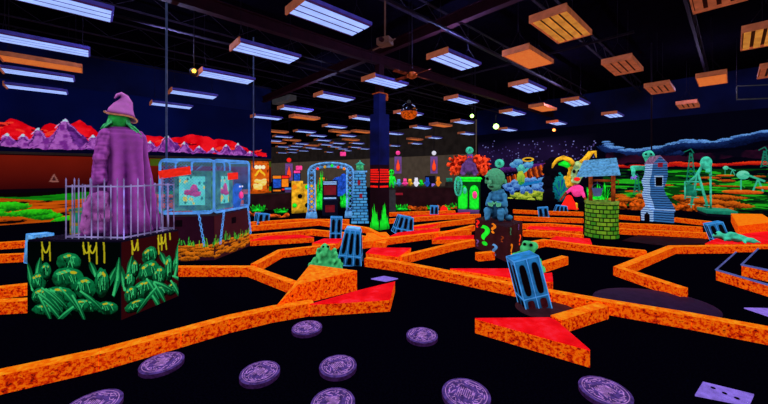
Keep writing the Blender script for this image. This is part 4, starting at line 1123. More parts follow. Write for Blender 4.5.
tower(544.5, 220.5, None, .30, .22, .44, 0, -.13, 'small blue toy skyscraper between the statue and the well, leaning left')
tower(560.5, 214.5, None, .48, .3, .34, .2, .1, 'wide blue toy tower held by the yellow horned creature', cols=3, taper=.7)
tower(721, 242.5, None, .27, .22, .46, .35, -.30, 'dark blue toy skyscraper leaning left with teal monster at its foot')
tower(38, 262, None, .26, .26, .50, .35, .06, 'pale blue toy skyscraper just behind the left corner of the jungle podium', bm='pale_blue', sw=False, cols=3)

# monsters clinging to towers
def lizard(loc, s, parts, lab, m='monster_green', spikes=0, eyes=(), bump=.02):
    t = thing('toy_monster', lab, 'monster figure', loc, facing(loc))
    x = MB()
    for q in parts:
        if len(q) == 2: x.ball([v*s for v in q[0]], [v*s for v in q[1]] if isinstance(q[1], tuple) else q[1]*s, 16)
        else: x.limb([v*s for v in q[0]], [v*s for v in q[1]], q[2]*s, q[3]*s, 8)
    if spikes:
        r = random.Random(4)
        for k in range(spikes):
            a = r.uniform(0,2*PI); z = r.uniform(.05,.38); rr = (.30-.42*z)*s; x.ball((rr*math.cos(a), rr*.8*math.sin(a), z*s), r.uniform(.035,.055)*s, 10)
    x.blob('body', m, t, vox=max(.008,.018*s), bump=bump*s, bs=14/s)
    for e in eyes:
        x = MB(); x.ball([v*s for v in e], .022*s); x.build('eye', 'ink_dark', t)
    if False:
        r = random.Random(4); x = MB()
        for k in range(spikes):
            a = r.uniform(0,2*PI); z = r.uniform(.04,.5); rr = (.30-.36*z)*s*1.0
            p = Vector((rr*math.cos(a), rr*.8*math.sin(a), z*s)); n = Vector((math.cos(a),math.sin(a),.4)).normalized()
            x.tube([p, p+n*.07*s], [.035*s,.004*s], 6)
        x.build('scales', m, t)
    return t
p = G(326, 272)
lizard(p, .92, [((0,0,.10),(.30,.24,.12)),((0,0,.20),(.20,.17,.12)),((0,0,.30),(.13,.12,.11)),((-.02,-.02,.43),(.085,.08,.075)),((.0,-.08,.42),(.05,.05,.035)),
   ((-.18,-.05,.22),(-.27,-.12,.04),.06,.05),((.18,-.05,.22),(.24,-.14,.06),.06,.05),((-.1,-.14,.05),(-.1,-.2,.03),.06,.05),((.1,-.14,.05),(.1,-.2,.03),.06,.05)],
   'spiky green monster squatting behind the raised orange block', spikes=46, eyes=((-.045,-.09,.46),(.035,-.09,.46)))
p = G(527, 290)
lizard(p, .98, [((0,.08,.22),(.15,.12,.24)),((.03,.02,.60),(.11,.10,.085)),((-.03,-.04,.58),(.07,.07,.05)),((.0,.06,.42),(.02,.03,.56),.09,.08),((-.08,.04,.46),(-.17,.0,.44),.055,.05),((-.17,.0,.44),(-.185,-.08,.34),.05,.045),
   ((.12,.02,.42),(.20,-.04,.30),.05,.04),((-.06,.1,.12),(-.1,.1,.03),.07,.07),((.08,.1,.12),(.1,.1,.03),.07,.07),((0,.18,.1),(.2,.3,.04),.06,.03)],
   'green monster peering over the largest leaning blue tower', eyes=((-.03,-.07,.645),(.05,-.08,.645)))
p = G(734, 246.5); p.z = .10
lizard(p, 1.15, [((0,0,.07),(.26,.10,.07)),((-.2,-.03,.10),(.08,.07,.07)),((-.1,0,.1),(-.12,-.12,.02),.035,.03),((.1,0,.08),(.14,-.12,.02),.035,.03),((.2,0,.06),(.32,.05,.03),.05,.02),((-.05,0,.12),(.02,0,.15),.05,.03)],
   'teal monster lying at the foot of the dark blue tower at right', m='teal', eyes=((-.24,-.09,.13),), bump=.03)
p = G(322, 238); 
p = D(403, 228, 9.3); p.z = 0

# ------------------------------------------------------------ question mark box with seated statue
Q1, Q2, Q3 = G(475,248), G(507,262.5), G(522.5,253)
zt = .62
t = thing('question_box', 'dark maroon box covered in coloured question marks under the seated statue', 'box', Q1)
Q4 = Q1+(Q3-Q2)
pp = [((p-Q1).x,(p-Q1).y) for p in (Q1,Q2,Q3,Q4)]
x = MB(); x.prism(pp, 0, zt); x.build('body', mat('box_maroon', s2l(48,16,22), em=.7, var=.35, scale=5), t, bevel=.006)
for a, b, L_ in ((Q1,Q2,[(.10,.50,.20,'glow_red',-.2),(.36,.30,.50,'glow_green',.15),(.62,.50,.24,'glow_orange',-.3),(.10,.10,.18,'violet',.3),(.66,.10,.28,'pale_blue',.1),(.88,.36,.14,'wood_brown',0)]),
                 (Q2,Q3,[(.20,.50,.17,'frame_green',.2),(.25,.16,.26,'glow_orange',0),(.78,.26,.26,'flame_red',-.5),(.70,.52,.14,'violet',.2)])):
    w = (b-a).length; u = (b-a).normalized(); n = Vector((u.y,-u.x,0))
    for fx, z, s, m, r in L_:
        p = a-Q1+u*(w*fx)+n*.006; p.z = z+.02
        R_ = (Matrix.Rotation(math.atan2(u.y,u.x),4,'Z') @ Matrix.Rotation(PI/2,4,'X') @ Matrix.Rotation(r*.4,4,'Z')).to_euler()
        o = text_mesh('question_mark', '?', s*1.1, m, t, p, R_, ext=.004, bold=.012*s); o.scale = (2.5 if a is Q1 else 1.35, 1, 1)
sc_ = (Q1+Q3)/2; 
t = thing('seated_statue', 'green headed figure in a blue robe sitting hunched on the question mark box', 'statue', (sc_.x,sc_.y,zt), facing(sc_)-.25)
s = sc_.y/F
def q2(x, y, d=0): return ((x-500)*s, d, (222-y)*s)
x = MB()
x.ball(q2(500,213), (9.5*s,8*s,9*s)); x.ball(q2(500,202), (8*s,6.5*s,10*s)); x.ball(q2(500,194.5), (6.8*s,5*s,4.5*s))
x.limb(q2(494,197,-.04), q2(491.5,206,-.10), 3.1*s, 2.7*s); x.limb(q2(491.5,206,-.10), q2(496,204,-.19), 2.7*s, 2.2*s)
x.limb(q2(506,197,-.04), q2(508,206,-.10), 3.1*s, 2.7*s); x.limb(q2(508,206,-.10), q2(502,204,-.19), 2.7*s, 2.2*s)
x.limb(q2(495,214,-.05), q2(493,212,-.22), 4.4*s, 3.8*s); x.limb(q2(504,214,-.05), q2(505,212,-.22), 4.4*s, 3.8*s)
x.limb(q2(493,212,-.22), q2(493,219,-.25), 3.6*s, 3.0*s); x.limb(q2(505,212,-.22), q2(505.5,219,-.25), 3.6*s, 3.0*s)
x.ball(q2(510,219,.0), (4*s,5*s,3*s)); x.blob('robe', 'robe_blue', t, vox=.011, bump=.014, bs=14)
x = MB(); x.ball(q2(497.5,180,-.02), (9.3*s,9.6*s,9.8*s), 24); x.ball(q2(497,187,-.06), (6.6*s,6.5*s,5.2*s), 18); x.limb(q2(498,188), q2(499,194), 4.6*s, 5*s, 3)
x.ball(q2(495.5,183.5,-.24), (1.8*s,2*s,2.2*s)); x.ball(q2(507,183.5,.0), (1.4*s,2*s,2.6*s)); x.ball(q2(488.5,183.5,.0), (1.4*s,2*s,2.6*s))
x.ball(q2(492,178.2,-.17), (3*s,1.6*s,1*s)); x.ball(q2(499.5,178.2,-.17), (3*s,1.6*s,1*s)); x.blob('head', 'head_green', t, vox=.008, bump=.006, bs=20)
for xx in (492.2, 499.2):
    y_ = MB(); y_.ball(q2(xx,180.7,-.185), (1.7*s,1.0*s,1.4*s)); y_.build('eye', 'ink_dark', t)
y_ = MB(); y_.ball(q2(496,188.7,-.19), (2.6*s,1*s,.7*s)); y_.build('mouth', 'ink_dark', t)
for sx, xx in ((-1,497.5),(1,501)):
    x = MB()
    for k in range(4): x.limb(q2(xx+sx*(.5+k*1.2),204.5,-.22), q2(xx+sx*(.2+k*1.1)+1,207.2-.3*abs(k-1),-.275), .85*s, .6*s, 4)
    x.limb(q2(xx,203.4,-.21), q2(xx-sx*1.6,205,-.25), .9*s, .7*s, 4); x.blob('hand', 'head_green', t, vox=.006)
# hole number balls on rods
def ball_marker(px, py, Y, r, m, lab, foot=None):
    p = D(px, py, Y); t = thing('marker_ball', lab, 'ball', (p.x,p.y,0), facing(p))
    x = MB(); x.ball((0,0,p.z), r, 20); x.build('ball', m, t)
    x = MB(); x.tube([(0,0,0),(0,0,p.z)], .014, 6); x.lathe([(.10,0),(.10,.02),(.02,.03)], 14); x.build('rod', 'pipe_dark', t)
    x = MB(); x.tube([(-.3*r,-r*.95,p.z-.3*r),(.1*r,-r*1.0,p.z+.35*r),(.1*r,-r*1.0,p.z-.35*r)], r*.07, 5); x.build('numeral', 'teal_dark' if m == 'teal' else 'glow_red', t)
ball_marker(499.5, 163.5, 9.0, .125, 'teal', 'small teal ball on a rod above the head of the seated statue')
# ------------------------------------------------------------ main column
o0 = CO.copy(); s_ = .38
t = thing('support_column', 'square black column with red writing blocks and green grass painted at its foot', 'column', (o0.x,o0.y,0), TH+PI/2)
x = MB(); x.box((0,0,2.5),(s_,s_,1.4)); x.build('shaft', mat('column_lit_blue', s2l(8,16,74), em=.55, var=.5, scale=2), t)  # ceiling lights' blue on the shaft put into its colour
x = MB(); x.box((0,0,.9),(s_,s_,1.8)); x.build('lower_wrap', mat('column_dark', s2l(24,7,18), em=.6, var=.4, scale=2), t)
x = MB(); x.box((0,0,3.48),(.24,.24,.56)); x.build('upper_shaft', 'column_lit_blue', t)
x = MB(); x.box((0,0,4.17),(.18,.18,.82)); x.build('steel_post', 'steel_maroon', t)
x = MB(); x.box((0,0,3.775),(.30,.30,.03)); x.box((-.02,-.17,3.70),(.16,.12,.18)); x.build('cap_plate', 'wood_brown', t)
for k in range(4):
    M = Matrix.Rotation(k*PI/2,4,'Z')
    x = MB(); h = s_/2+.004
    rr = random.Random(9)
    for i, z in enumerate((1.66,1.60,1.535,1.47,1.40,1.335,1.20)):    # red writing, too small to read: rows of stroke marks
        xx = -s_/2+.03; end = s_/2-.03 if i not in (0,6) else s_/2-.05
        while xx < end:
            w = rr.uniform(.014,.034); x.box((xx+w/2,-h,z),(w,.004,.042 if i < 6 else .05), M=M); xx += w+.009
    x.build('red_writing', 'glow_red', t)
    x = MB(); r = random.Random(k+3)
    for i in range(44):
        u = r.gauss(0,.10); hgt = max(.12, .74*math.exp(-(u/.15)**2)*r.uniform(.5,1.1)); ln = r.uniform(-.05,.05)
        u = max(-.17,min(.17,u)); q = max(-.17,min(.17,u+ln)); w = .014
        x.add([(u-w,-h,.02),(u+w,-h,.02),(u*.6+q*.4+w*1.3,-h-.002,hgt*.5),(q,-h-.001,hgt),(u*.6+q*.4-w*1.3,-h-.002,hgt*.5)], [(0,1,2,3,4)], M)
    x.build('painted_grass', 'glow_green', t)
# low skirt of the column
# ------------------------------------------------------------ stone well
p = G(601.5, 240); p.y += .40; p.x = (601.5-384)/F*p.y; s = p.y/F
t = thing('wishing_well', 'round green brick well with a blue shingled roof and bucket', 'well', p, facing(p)); KC = math.cos(facing(p))
R = 17.4*s*KC
x = MB(); H = .86; x.lathe([(R,0),(R*.97,H*.5),(R*.98,H),(R*.80,H),(R*.80,H-.3),(.01,H-.3)], 40); x.build('brick_wall', 'well_brick', t)
x = MB(); x.lathe([(R*1.0,H-.035),(R*1.02,H),(R*1.0,H+.03),(R*.80,H+.03),(R*.80,H-.02)], 40); x.build('rim', 'well_rim' if 'well_rim' in MATS else mat('well_rim', s2l(110,140,50), em=.8, var=.6, scale=9), t)
def w2(x_, y_, d=0): return Vector(((x_-601.5)*s*KC, d, (240-y_)*s))
for xx in (590.5, 613): x = MB(); q = w2(xx,205); x.box((q.x,0,1.14),(.085,.085,.80)); x.build('post', 'wood_brown', t, bevel=.006)
x = MB(); x.tube([w2(590.5,184), w2(613,184)], .03, 10); x.tube([w2(613,184),w2(618,184),w2(618,188)], .012, 6); x.build('windlass', 'wood_brown', t)
for sy, nm in ((-1,'front_roof_slope'),(1,'rear_roof_slope')):
    x = MB(); a0 = w2(583.5,163.5); a1 = w2(616,161.5); b0 = w2(577,179.5); b1 = w2(619,177.5); dpt = .40
    rows = 5
    for i in range(rows):
        t0, t1 = i/rows, (i+1)/rows+.05
        q0 = Vector((a0.x,0,a0.z)).lerp(Vector((b0.x,sy*dpt,b0.z)),t0); q1 = Vector((a0.x,0,a0.z)).lerp(Vector((b0.x,sy*dpt,b0.z)),t1)
        p0 = Vector((a1.x,0,a1.z)).lerp(Vector((b1.x,sy*dpt,b1.z)),t0); p1 = Vector((a1.x,0,a1.z)).lerp(Vector((b1.x,sy*dpt,b1.z)),t1)
        up = Vector((0,sy*.01,.024))
        x.add([q0,p0,p1+up,q1+up,q0-up,p0-up,p1-up*.2,q1-up*.2], [(0,1,2,3) if sy > 0 else (3,2,1,0),(4,7,6,5),(3,2,6,7),(0,3,7,4),(1,5,6,2),(0,4,5,1)])
    x.build(nm, 'roof_blue', t)
for xx in (590.5, 613):
    x = MB(); q = w2(xx,163); x.add([(q.x-.02,-.36,w2(0,179).z),(q.x-.02,.36,w2(0,179).z),(q.x-.02,0,w2(0,165).z),(q.x+.02,-.36,w2(0,179).z),(q.x+.02,.36,w2(0,179).z),(q.x+.02,0,w2(0,165).z)], [(0,2,1),(3,4,5),(0,1,4,3),(1,2,5,4),(2,0,3,5)])
    x.build('gable', 'wood_brown', t)
t2 = thing('well_bucket', 'grey blue bucket hanging inside the stone well frame', 'bucket', p+Matrix.Rotation(facing(p),3,'Z') @ Vector((-3.5*s,-.06,1.0)), facing(p))
x = MB(); x.lathe([(.075,0),(.115,.20),(.105,.20),(.07,.01)], 20); x.build('pail', mat('bucket', s2l(74,90,140), em=.7), t2)
x = MB(); x.tube([(.112*math.cos(a),0,.19+.12*math.sin(a)) for a in [PI*k/10 for k in range(11)]], .006, 5); x.tube([(0,0,.31),(0,0,.37)], .006, 5); x.build('handle', 'pipe_blue', t2)

# ------------------------------------------------------------ crooked house
p = G(657.5, 222.5); p.y += .25; p.x = (657.5-384)/F*p.y; s = p.y/F
t = thing('crooked_house', 'tall crooked blue clapboard house leaning in bends below the painted clouds', 'model house', p, facing(p)); KC = math.cos(facing(p))
def h2(x_, y_, d=0): return Vector(((x_-657.5)*s*KC, d, (222.5-y_)*s))
# stacked outline: y, left corner, middle corner, right corner, depth
prof = [(211,646,655,675),(203,644,653,671),(196,641.5,650,666),(190,643.5,650.5,663.5),(183,641,649.5,666),(176,644,651.5,667.5),(169,645,652.5,667),(164.5,644.5,653,667)]
def stack(i0, i1, side):
    x = MB()
    for k in range(i0, i1):
        (ya,la,ma,ra),(yb,lb,mb,rb) = prof[k], prof[k+1]; n = max(2, int((ya-yb)/2.0))
        for q in range(n):
            u, v = q/n, (q+1)/n
            def C(u_, o_):
                y = ya+(yb-ya)*u_; l = la+(lb-la)*u_; m = ma+(mb-ma)*u_; r = ra+(rb-ra)*u_
                return h2(l-o_,y,.12), h2(m,y,-.20-o_*s), h2(r+o_,y,-.08), h2((l+r)/2+2,y,.30)
            a, b = C(u,.35), C(v,0); vs = list(a)+list(b)
            if side: x.add([a[0],a[1],b[1],b[0]], [(0,1,2,3)])
            else: x.add(vs, [(1,2,6,5),(2,3,7,6),(3,0,4,7),(4,5,6,7),(0,3,2,1)])
    return x
stack(0,7,False).build('front_wall', 'house_blue', t); stack(0,7,True).build('side_wall', 'siding_light', t)
# roof peak
x = MB(); L0, M0, R0, T0 = h2(643.5,165,.14), h2(652.5,165.5,-.24), h2(668,164.8,-.10), h2(660,156.5,-.16); Tb = h2(649.5,157.5,.22); Bk = h2(658,165,.34)
x.add([L0,M0,T0,Tb,R0,Bk], [(0,1,2,3),(1,4,2),(4,5,3,2),(5,0,3),(0,5,4,1)]); x.build('roof', 'roof_pink' if 'roof_pink' in MATS else mat('roof_pink', s2l(150,110,150), em=.65, var=.6, scale=20), t)
x = MB(); x.add([h2(653,164.8,-.235),h2(667,164.2,-.11),h2(660,157.6,-.172)], [(0,1,2)]); x.build('gable_face', 'house_blue', t)
def quad(nm, pts, m, dz=.0):
    x = MB(); P_ = [Vector(q) for q in pts]; n = (P_[1]-P_[0]).cross(P_[2]-P_[0]).normalized()*.012
    if n.y > 0: n = -n
    k = len(P_); x.add([q-n for q in P_]+[q+n for q in P_], [tuple(range(k)), tuple(range(k,2*k))[::-1]]+[(i,(i+1)%k,(i+1)%k+k,i+k) for i in range(k)]); return x.build(nm, m, t)
quad('window_frame', [h2(655,188,-.235),h2(663,188,-.155),h2(663,176.5,-.155),h2(654.5,176.5,-.235)], 'siding_light'); quad('window', [h2(656,187,-.25),h2(662,187,-.17),h2(662,178,-.17),h2(655.8,178,-.25)], 'ink_dark')
quad('red_window', [h2(658,168.5,-.225),h2(662.5,168.5,-.175),h2(662.5,164,-.175),h2(658,164,-.225)], 'glow_red_dim' if 'glow_red_dim' in MATS else mat('glow_red_dim', s2l(140,24,40), em=.8), t)
# base annex
x = MB(); x.box(h2(663.5,216.7,.05),(20*s*KC,.5,11.5*s)); x.build('annex', 'house_blue', t)
x = MB(); x.box(h2(663.5,210.7,.05),(22*s*KC,.56,.05)); x.build('annex_roof', 'siding_light', t)
x = MB(); a = [h2(641,222.5,-.1),h2(652.5,222.5,-.26),h2(652.5,212,-.26),h2(646,206.5,-.18),h2(640.5,212.5,-.1)]; b = [q+Vector((.10,.4,0)) for q in a]
n = 5; x.add(a+b, [tuple(range(n)), tuple(range(n,2*n))[::-1]]+[(i,i+n,(i+1)%n+n,(i+1)%n) for i in range(n)]); x.build('porch', 'siding_light', t)
quad('porch_door', [h2(644.5,222.4,-.16),h2(649.5,222.4,-.235),h2(649.5,216,-.235),h2(647,213.5,-.2),h2(644.5,216,-.16)], 'ink_dark')
# monster hugging the house from behind
pm = p+Vector((.06,.36,0)); 
t = thing('toy_monster', 'teal headed monster hugging the crooked blue house from behind', 'monster figure', pm, facing(pm))
x = MB(); x.limb((.06,.12,.1),(.06,.10,1.8),.22,.18,16); x.ball((-.04,.08,2.17),(.17,.15,.17)); x.limb((.0,.1,1.75),(-.04,.08,2.1),.13,.12)
x.limb((-.1,.1,1.72),(-.40,.0,1.76),.09,.08); x.limb((-.46,.0,1.76),(-.44,-.22,1.62),.08,.07)
x.limb((.15,.1,1.72),(.36,.0,1.80),.09,.08); x.limb((.36,.0,1.80),(.34,-.18,1.62),.08,.07)
x.limb((.34,-.18,1.62),(.33,-.28,1.45),.07,.055); x.limb((-.44,-.22,1.62),(-.43,-.26,1.45),.07,.055)
x.blob('body', 'teal', t, vox=.03, bump=.02, bs=8)
for sx in (-1,1): x = MB(); x.ball((-.04+sx*.07,-.07,2.20),.03); x.build('eye', 'ink_dark', t)
for sx in (-1,1):
    x = MB(); bx = -.43 if sx < 0 else .33
    for k in range(4): x.limb((bx+(k-1.5)*.035,-.28,1.44),(bx+(k-1.5)*.045,-.31,1.36-.015*(k % 2)),.018,.012,4)
    x.limb((bx-sx*.05,-.27,1.48),(bx-sx*.10,-.29,1.44),.018,.014,4); x.blob('hand', 'lavender' if sx < 0 else 'teal', t, vox=.009)

# ------------------------------------------------------------ oil pump model
p = G(713, 214.5); s = p.y/F
t = thing('oil_pump', 'large teal nodding oil pump model on a flat teal base at the right', 'oil pump', p, facing(p)); KC = math.cos(facing(p))
def o2(x_, y_, d=0): return Vector(((x_-713)*s*KC, d, (214.5-y_)*s))
x = MB(); x.add([o2(697,205,.3),o2(728,207,.35),o2(736,213.5,-.35),o2(709,214.5,-.35)], [(3,2,1,0)]); 
q = [(-17*s*KC,.5),(15*s*KC,.5),(23*s*KC,-.75),(-6*s*KC,-.85)]; x = MB(); x.prism([(a,b) for a, b in q], .10, .22); x.build('base', 'teal_dark', t)
x = MB(); x.prism([(a*.96,b*.9) for a, b in q], 0, .10); x.build('base_foot', 'arcade_black', t)
x = MB(); x.ball(o2(706,163), (6.4*s*KC,3*s,6.8*s), 20); x.box(o2(708,170),(5*s*KC,.12,5*s)); x.build('horse_head', 'teal', t)
x = MB(); x.tube([o2(702,166), o2(696,176), o2(686,185)], 1.3*s, 8); x.tube([o2(710.5,166),o2(710.8,214)], .8*s, 8); x.tube([o2(709,175),o2(712,175)], 1.6*s, 8); x.build('walking_beam', 'teal', t)
x = MB()
for a, b in (((697,172),(690.5,206)),((697,172),(707,205)),((693,190),(702,190))): x.tube([o2(*a), o2(*b)], 1.1*s, 8)
x.build('frame_legs', 'teal', t)
x = MB(); x.box(o2(690.5,191,.05), (12*s*KC,.20,12*s), taper=.8); x.build('gear_box', 'teal_dark', t)
x = MB(); x.tube([o2(684,182,-.12),o2(684,200,-.12)], .8*s, 6); x.tube([o2(684,182,-.12),o2(699,182,-.12)], .8*s, 6); x.tube([o2(684,198,-.12),o2(699,198,-.12)], .7*s, 6); x.build('crank_frame', 'teal', t)
for k, xx in enumerate((690.5, 707)):
    x = MB(); x.lathe([(.09,0),(.09,.03)], 12, tuple(o2(xx,206,0))); x.tube([o2(xx,206), (o2(xx,0).x,0,.2)], .02, 6); x.build('foot', 'teal', t)

# ------------------------------------------------------------ green clock cabinet with red winged gargoyle
p = G(468.5, 213.5); p.y += .3; p.x = (468.5-384)/F*p.y; s = p.y/F
t = thing('green_cabinet', 'bright green carved cabinet with two rounded doors under the purple gargoyle', 'cabinet', p, facing(p)); KC = math.cos(facing(p))
def k2(x_, y_, d=0): return Vector(((x_-468.5)*s*KC, d, (213.5-y_)*s))
x = MB(); x.box(k2(468.5,211.5), (20*s,.7,4*s)); x.build('foot', 'violet', t)
x = MB(); x.box(k2(468.5,196), (22*s,.60,28*s)); x.build('case', 'cab_dark' if 'cab_dark' in MATS else mat('cab_dark', s2l(6,70,20), em=.7), t)
x = MB(); x.box(k2(468.5,181), (23*s,.70,3*s)); x.box(k2(468.5,179), (26*s,.74,2*s), taper=.9); x.build('cornice', 'glow_green', t, bevel=.02)
for xx in (463, 474):
    x = MB(); x.lathe([(4.7*s,0),(4.9*s,.08),(4.9*s,18*s),(3.8*s,22*s),(1.8*s,24*s)], 18, tuple(k2(xx,209.5,-.26)), sy=.5); x.build('door', 'glow_green', t)
x = MB(); x.ball(k2(465,191,-.46),(1.8*s,.05,3.2*s)); x.build('mask_ornament', 'teal', t)
x = MB(); x.ball(k2(474.5,195,-.46),(2.2*s,.05,3.6*s)); x.build('heart_ornament', 'glow_pink', t)
x = MB(); c_ = k2(458.5,187,-.34)
x.tube([c_+Vector((3.2*s*math.cos(a),0,9*s*math.sin(a))) for a in [2*PI*k/24 for k in range(25)]], .04, 6)
for k in range(6): a = PI*k/6; x.tube([c_-Vector((3*s*math.cos(a),0,8.6*s*math.sin(a))), c_+Vector((3*s*math.cos(a),0,8.6*s*math.sin(a)))], .018, 5)
x.build('spoked_wheel', 'teal', t)
t = thing('gargoyle_statue', 'purple gargoyle with flame red wings crouching on the green cabinet', 'statue', k2(468.5,176.6)*1, 0); base = p+Matrix.Rotation(facing(p),3,'Z') @ Vector((0,0,37*s)); t.location = base; t.rotation_euler = (0,0,facing(p))
def g2(x_, y_, d=0): return Vector(((x_-468.5)*s*KC, d, (176.5-y_)*s))
x = MB(); x.ball(g2(469,170),(6*s,5*s,6*s)); x.ball(g2(469,164),(4.6*s,4*s,4*s)); x.ball(g2(470,158.5,-.05),(3*s,3*s,3.2*s)); x.limb(g2(464,166),g2(461,174,-.1),2*s,1.6*s); x.limb(g2(474,166),g2(477,174,-.1),2*s,1.6*s)
x.limb(g2(465,173),g2(463,176,-.2),2.4*s,1.8*s); x.limb(g2(473,173),g2(475,176,-.2),2.4*s,1.8*s); x.limb(g2(468.3,157),g2(467,153.6),.9*s,.3*s); x.limb(g2(471.7,157),g2(473,153.6),.9*s,.3*s)
x.blob('body', 'violet', t, vox=.03, bump=.03, bs=6)
for sx in (-1,1): x = MB(); x.ball(g2(470+sx*1.2,158.2,-.16),.028); x.build('eye', 'glow_red', t)
for sx in (-1,1):
    x = MB(); r = random.Random(5+sx)
    for k in range(16):
        a = -.35+k*.125; q0 = g2(469+sx*4,172-k*.3,.15+.05*(k%2)); l = (13+5*math.sin(k*.28)+2.5*(k%2))*s
        q1 = q0+Vector((sx*math.cos(a)*l*.9,0,math.sin(a)*l)); x.tube([q0,(q0+q1)/2+Vector((sx*.04,0,.05)),q1], [.12,.13,.012], 8)
    x.blob('wing', 'flame_red', t, vox=.03, bump=.14, bs=7)
ball_marker(469.5, 150.5, 14.5, .17, 'teal', 'teal ball on a tall rod above the purple gargoyle')

# ------------------------------------------------------------ horned yellow creature in pink and red
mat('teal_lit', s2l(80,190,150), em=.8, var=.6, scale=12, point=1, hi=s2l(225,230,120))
p = G(573, 210); s = p.y/F
t = thing('horned_creature', 'yellow creature with long curling horns, pink top and red skirt left of the well', 'figure', p, facing(p)); KC = math.cos(facing(p))
def m2(x_, y_, d=0): return Vector(((x_-573)*s*KC, d, (210-y_)*s))
x = MB(); x.lathe([(8.5*s,0),(7*s,3*s),(4*s,9*s),(2.4*s,13*s),(.02,14*s)], 24, tuple(m2(569,209)), sy=.7); x.build('skirt', 'glow_red', t)
x = MB(); x.ball(m2(577,192),(4.8*s,3.4*s,5*s)); x.ball(m2(577,187),(4.2*s,3.4*s,3*s)); x.limb(m2(573,188),m2(566,193,-.1),2*s,1.6*s); x.limb(m2(581,188),m2(584,196,-.1),2*s,1.6*s); x.blob('bodice', 'glow_pink', t, vox=.03, bump=.03, bs=6)
x = MB(); x.limb(m2(566,193,-.1),m2(560.5,200,-.15),1.2*s,.9*s); x.limb(m2(584,196,-.1),m2(587,202,-.15),1.2*s,.9*s); x.build('forearms', 'wood_brown', t)
x = MB(); x.ball(m2(577,174),(6*s,4.5*s,7*s)); x.ball(m2(576,180,-.1),(4*s,3*s,4*s)); x.ball(m2(578,166),(5*s,4*s,5*s)); x.blob('head', 'teal_lit', t, vox=.03, bump=.05, bs=7)
x = MB(); r = random.Random(3)
for k in range(9): a = 1.9+k/8*2.6; q = m2(576.5+7.0*math.cos(a),175+11*math.sin(a),.0); x.ball(q,(2.4*s,1.8*s,2.6*s))
x.limb(m2(568,186),m2(566,178),2.2*s,2*s); x.blob('mane', 'glow_yellow', t, vox=.03, bump=.08, bs=7)
x = MB(); x.tube([m2(574,165),m2(569,160),m2(563,157.5),m2(557,159.5),m2(553,164),m2(551.5,168)], [.12,.11,.10,.08,.06,.02], 8); x.build('left_horn', 'glow_yellow', t)
x = MB(); x.tube([m2(570,166,.02),m2(564,163,.02),m2(558,164,.02)], [.13,.14,.04], 8); x.build('ear_lining', 'glow_green', t)
x = MB(); x.tube([m2(579,165),m2(585,160),m2(590,153.5),m2(594.5,152.5),m2(595.5,158)], [.12,.11,.10,.07,.02], 8); x.build('right_horn', 'glow_yellow', t)
for xx in (574,579): x = MB(); x.ball(m2(xx,171.5,-.22),(.06,.04,.08)); x.build('eye', 'ink_dark', t)
x = MB(); x.ball(m2(577,179,-.27),(.12,.04,.08)); x.build('mouth', 'glow_red', t)
x = MB()
for sx in (-1,1): x.limb(m2(572+sx*4,204),m2(572+sx*4,209.4,-.1),1.6*s,1.4*s)
x.build('feet', 'glow_yellow', t)

# leafy plants behind the well
def bush(px, py, w, h, m, lab, name='bush', n=26, rockm=None, seed=1, Yo=0):
    p = G(px, py); p.y += Yo; p.x = (px-384)/F*p.y; s = p.y/F; W = w*s; Hh = h*s
    t = thing(name, lab, 'plant', p, facing(p)); r = random.Random(seed)
    x = MB()
    for k in range(int(n*3)):
        a = r.uniform(0,2*PI); b = r.uniform(.05,1.3); o_ = Vector((r.uniform(-.35,.35)*W, r.uniform(-.2,.2)*W*.5, 0))
        l = r.uniform(.5,1.0); d = Vector((math.cos(a)*math.cos(b)*W*.35, math.sin(a)*math.cos(b)*W*.25, math.sin(b)*Hh))*l
        e = o_+d; sd = Vector((-math.sin(a),math.cos(a),0))*W*.045; mid = o_+d*.6+Vector((0,0,Hh*.12))
        x.add([o_,mid-sd,e,mid+sd], [(0,1,2,3)])
    x.build('leaves', m, t)
    x = MB(); x.ball((0,0,Hh*.15),(W*.38,W*.2,Hh*.30)); x.build('core', rockm or 'leaf_green', t)
    return t
bush(597, 207, 22, 26, 'leaf_green', 'green leafy plant rising behind the stone well', seed=4, Yo=.6)

# ------------------------------------------------------------ lattice arch with tower
p = G(330, 217.5); s = p.y/F
t = thing('lattice_arch', 'pale blue riveted lattice archway left of the column', 'arch', p, facing(p)); KC = 1
def a2(x_, y_, d=0): return Vector(((x_-330)*s*KC, d, (217.5-y_)*s))
for xx in (312, 350):
    x = MB()
    for e in (-3.2, 3.2): x.box(a2(xx+e,194,0), (1.5*s,.10,47*s))
    for k in range(9):
        y0 = 217-k*5.2; x.tube([a2(xx-3,y0), a2(xx+3,y0-5.2)], .025, 5); x.tube([a2(xx+3,y0), a2(xx-3,y0-5.2)], .025, 5)
    x.build('lattice_post', 'pale_blue', t)
    x = MB(); x.box(a2(xx,214.5), (11*s,.36,6*s), taper=.8); x.build('post_base', 'pale_blue', t)
x = MB(); n = 14
for rr, zz in ((22,0),(17.5,0)):
    x.tube([a2(331-rr*math.cos(PI*i/n), 174-(11 if rr > 20 else 7.5)*math.sin(PI*i/n)**.6) for i in range(n+1)], .045, 6)
for i in range(n): u, v = PI*i/n, PI*(i+1)/n; x.tube([a2(331-22*math.cos(u),174-11*abs(math.sin(u))**.6), a2(331-17.5*math.cos(v),174-7.5*abs(math.sin(v))**.6)], .02, 5); x.tube([a2(331-17.5*math.cos(u),174-7.5*abs(math.sin(u))**.6), a2(331-22*math.cos(v),174-11*abs(math.sin(v))**.6)], .02, 5)
x.build('arch_truss', 'pale_blue', t)
for k, xx in enumerate((318,325,332,338,344)):
    x = MB(); x.ball(a2(xx,165.5+abs(xx-331)*.25,-.1), .05); x.build('bulb', ['glow_red','glow_yellow','glow_green','glow_red','glow_orange'][k], t)
p = G(360, 222.5); s = p.y/F
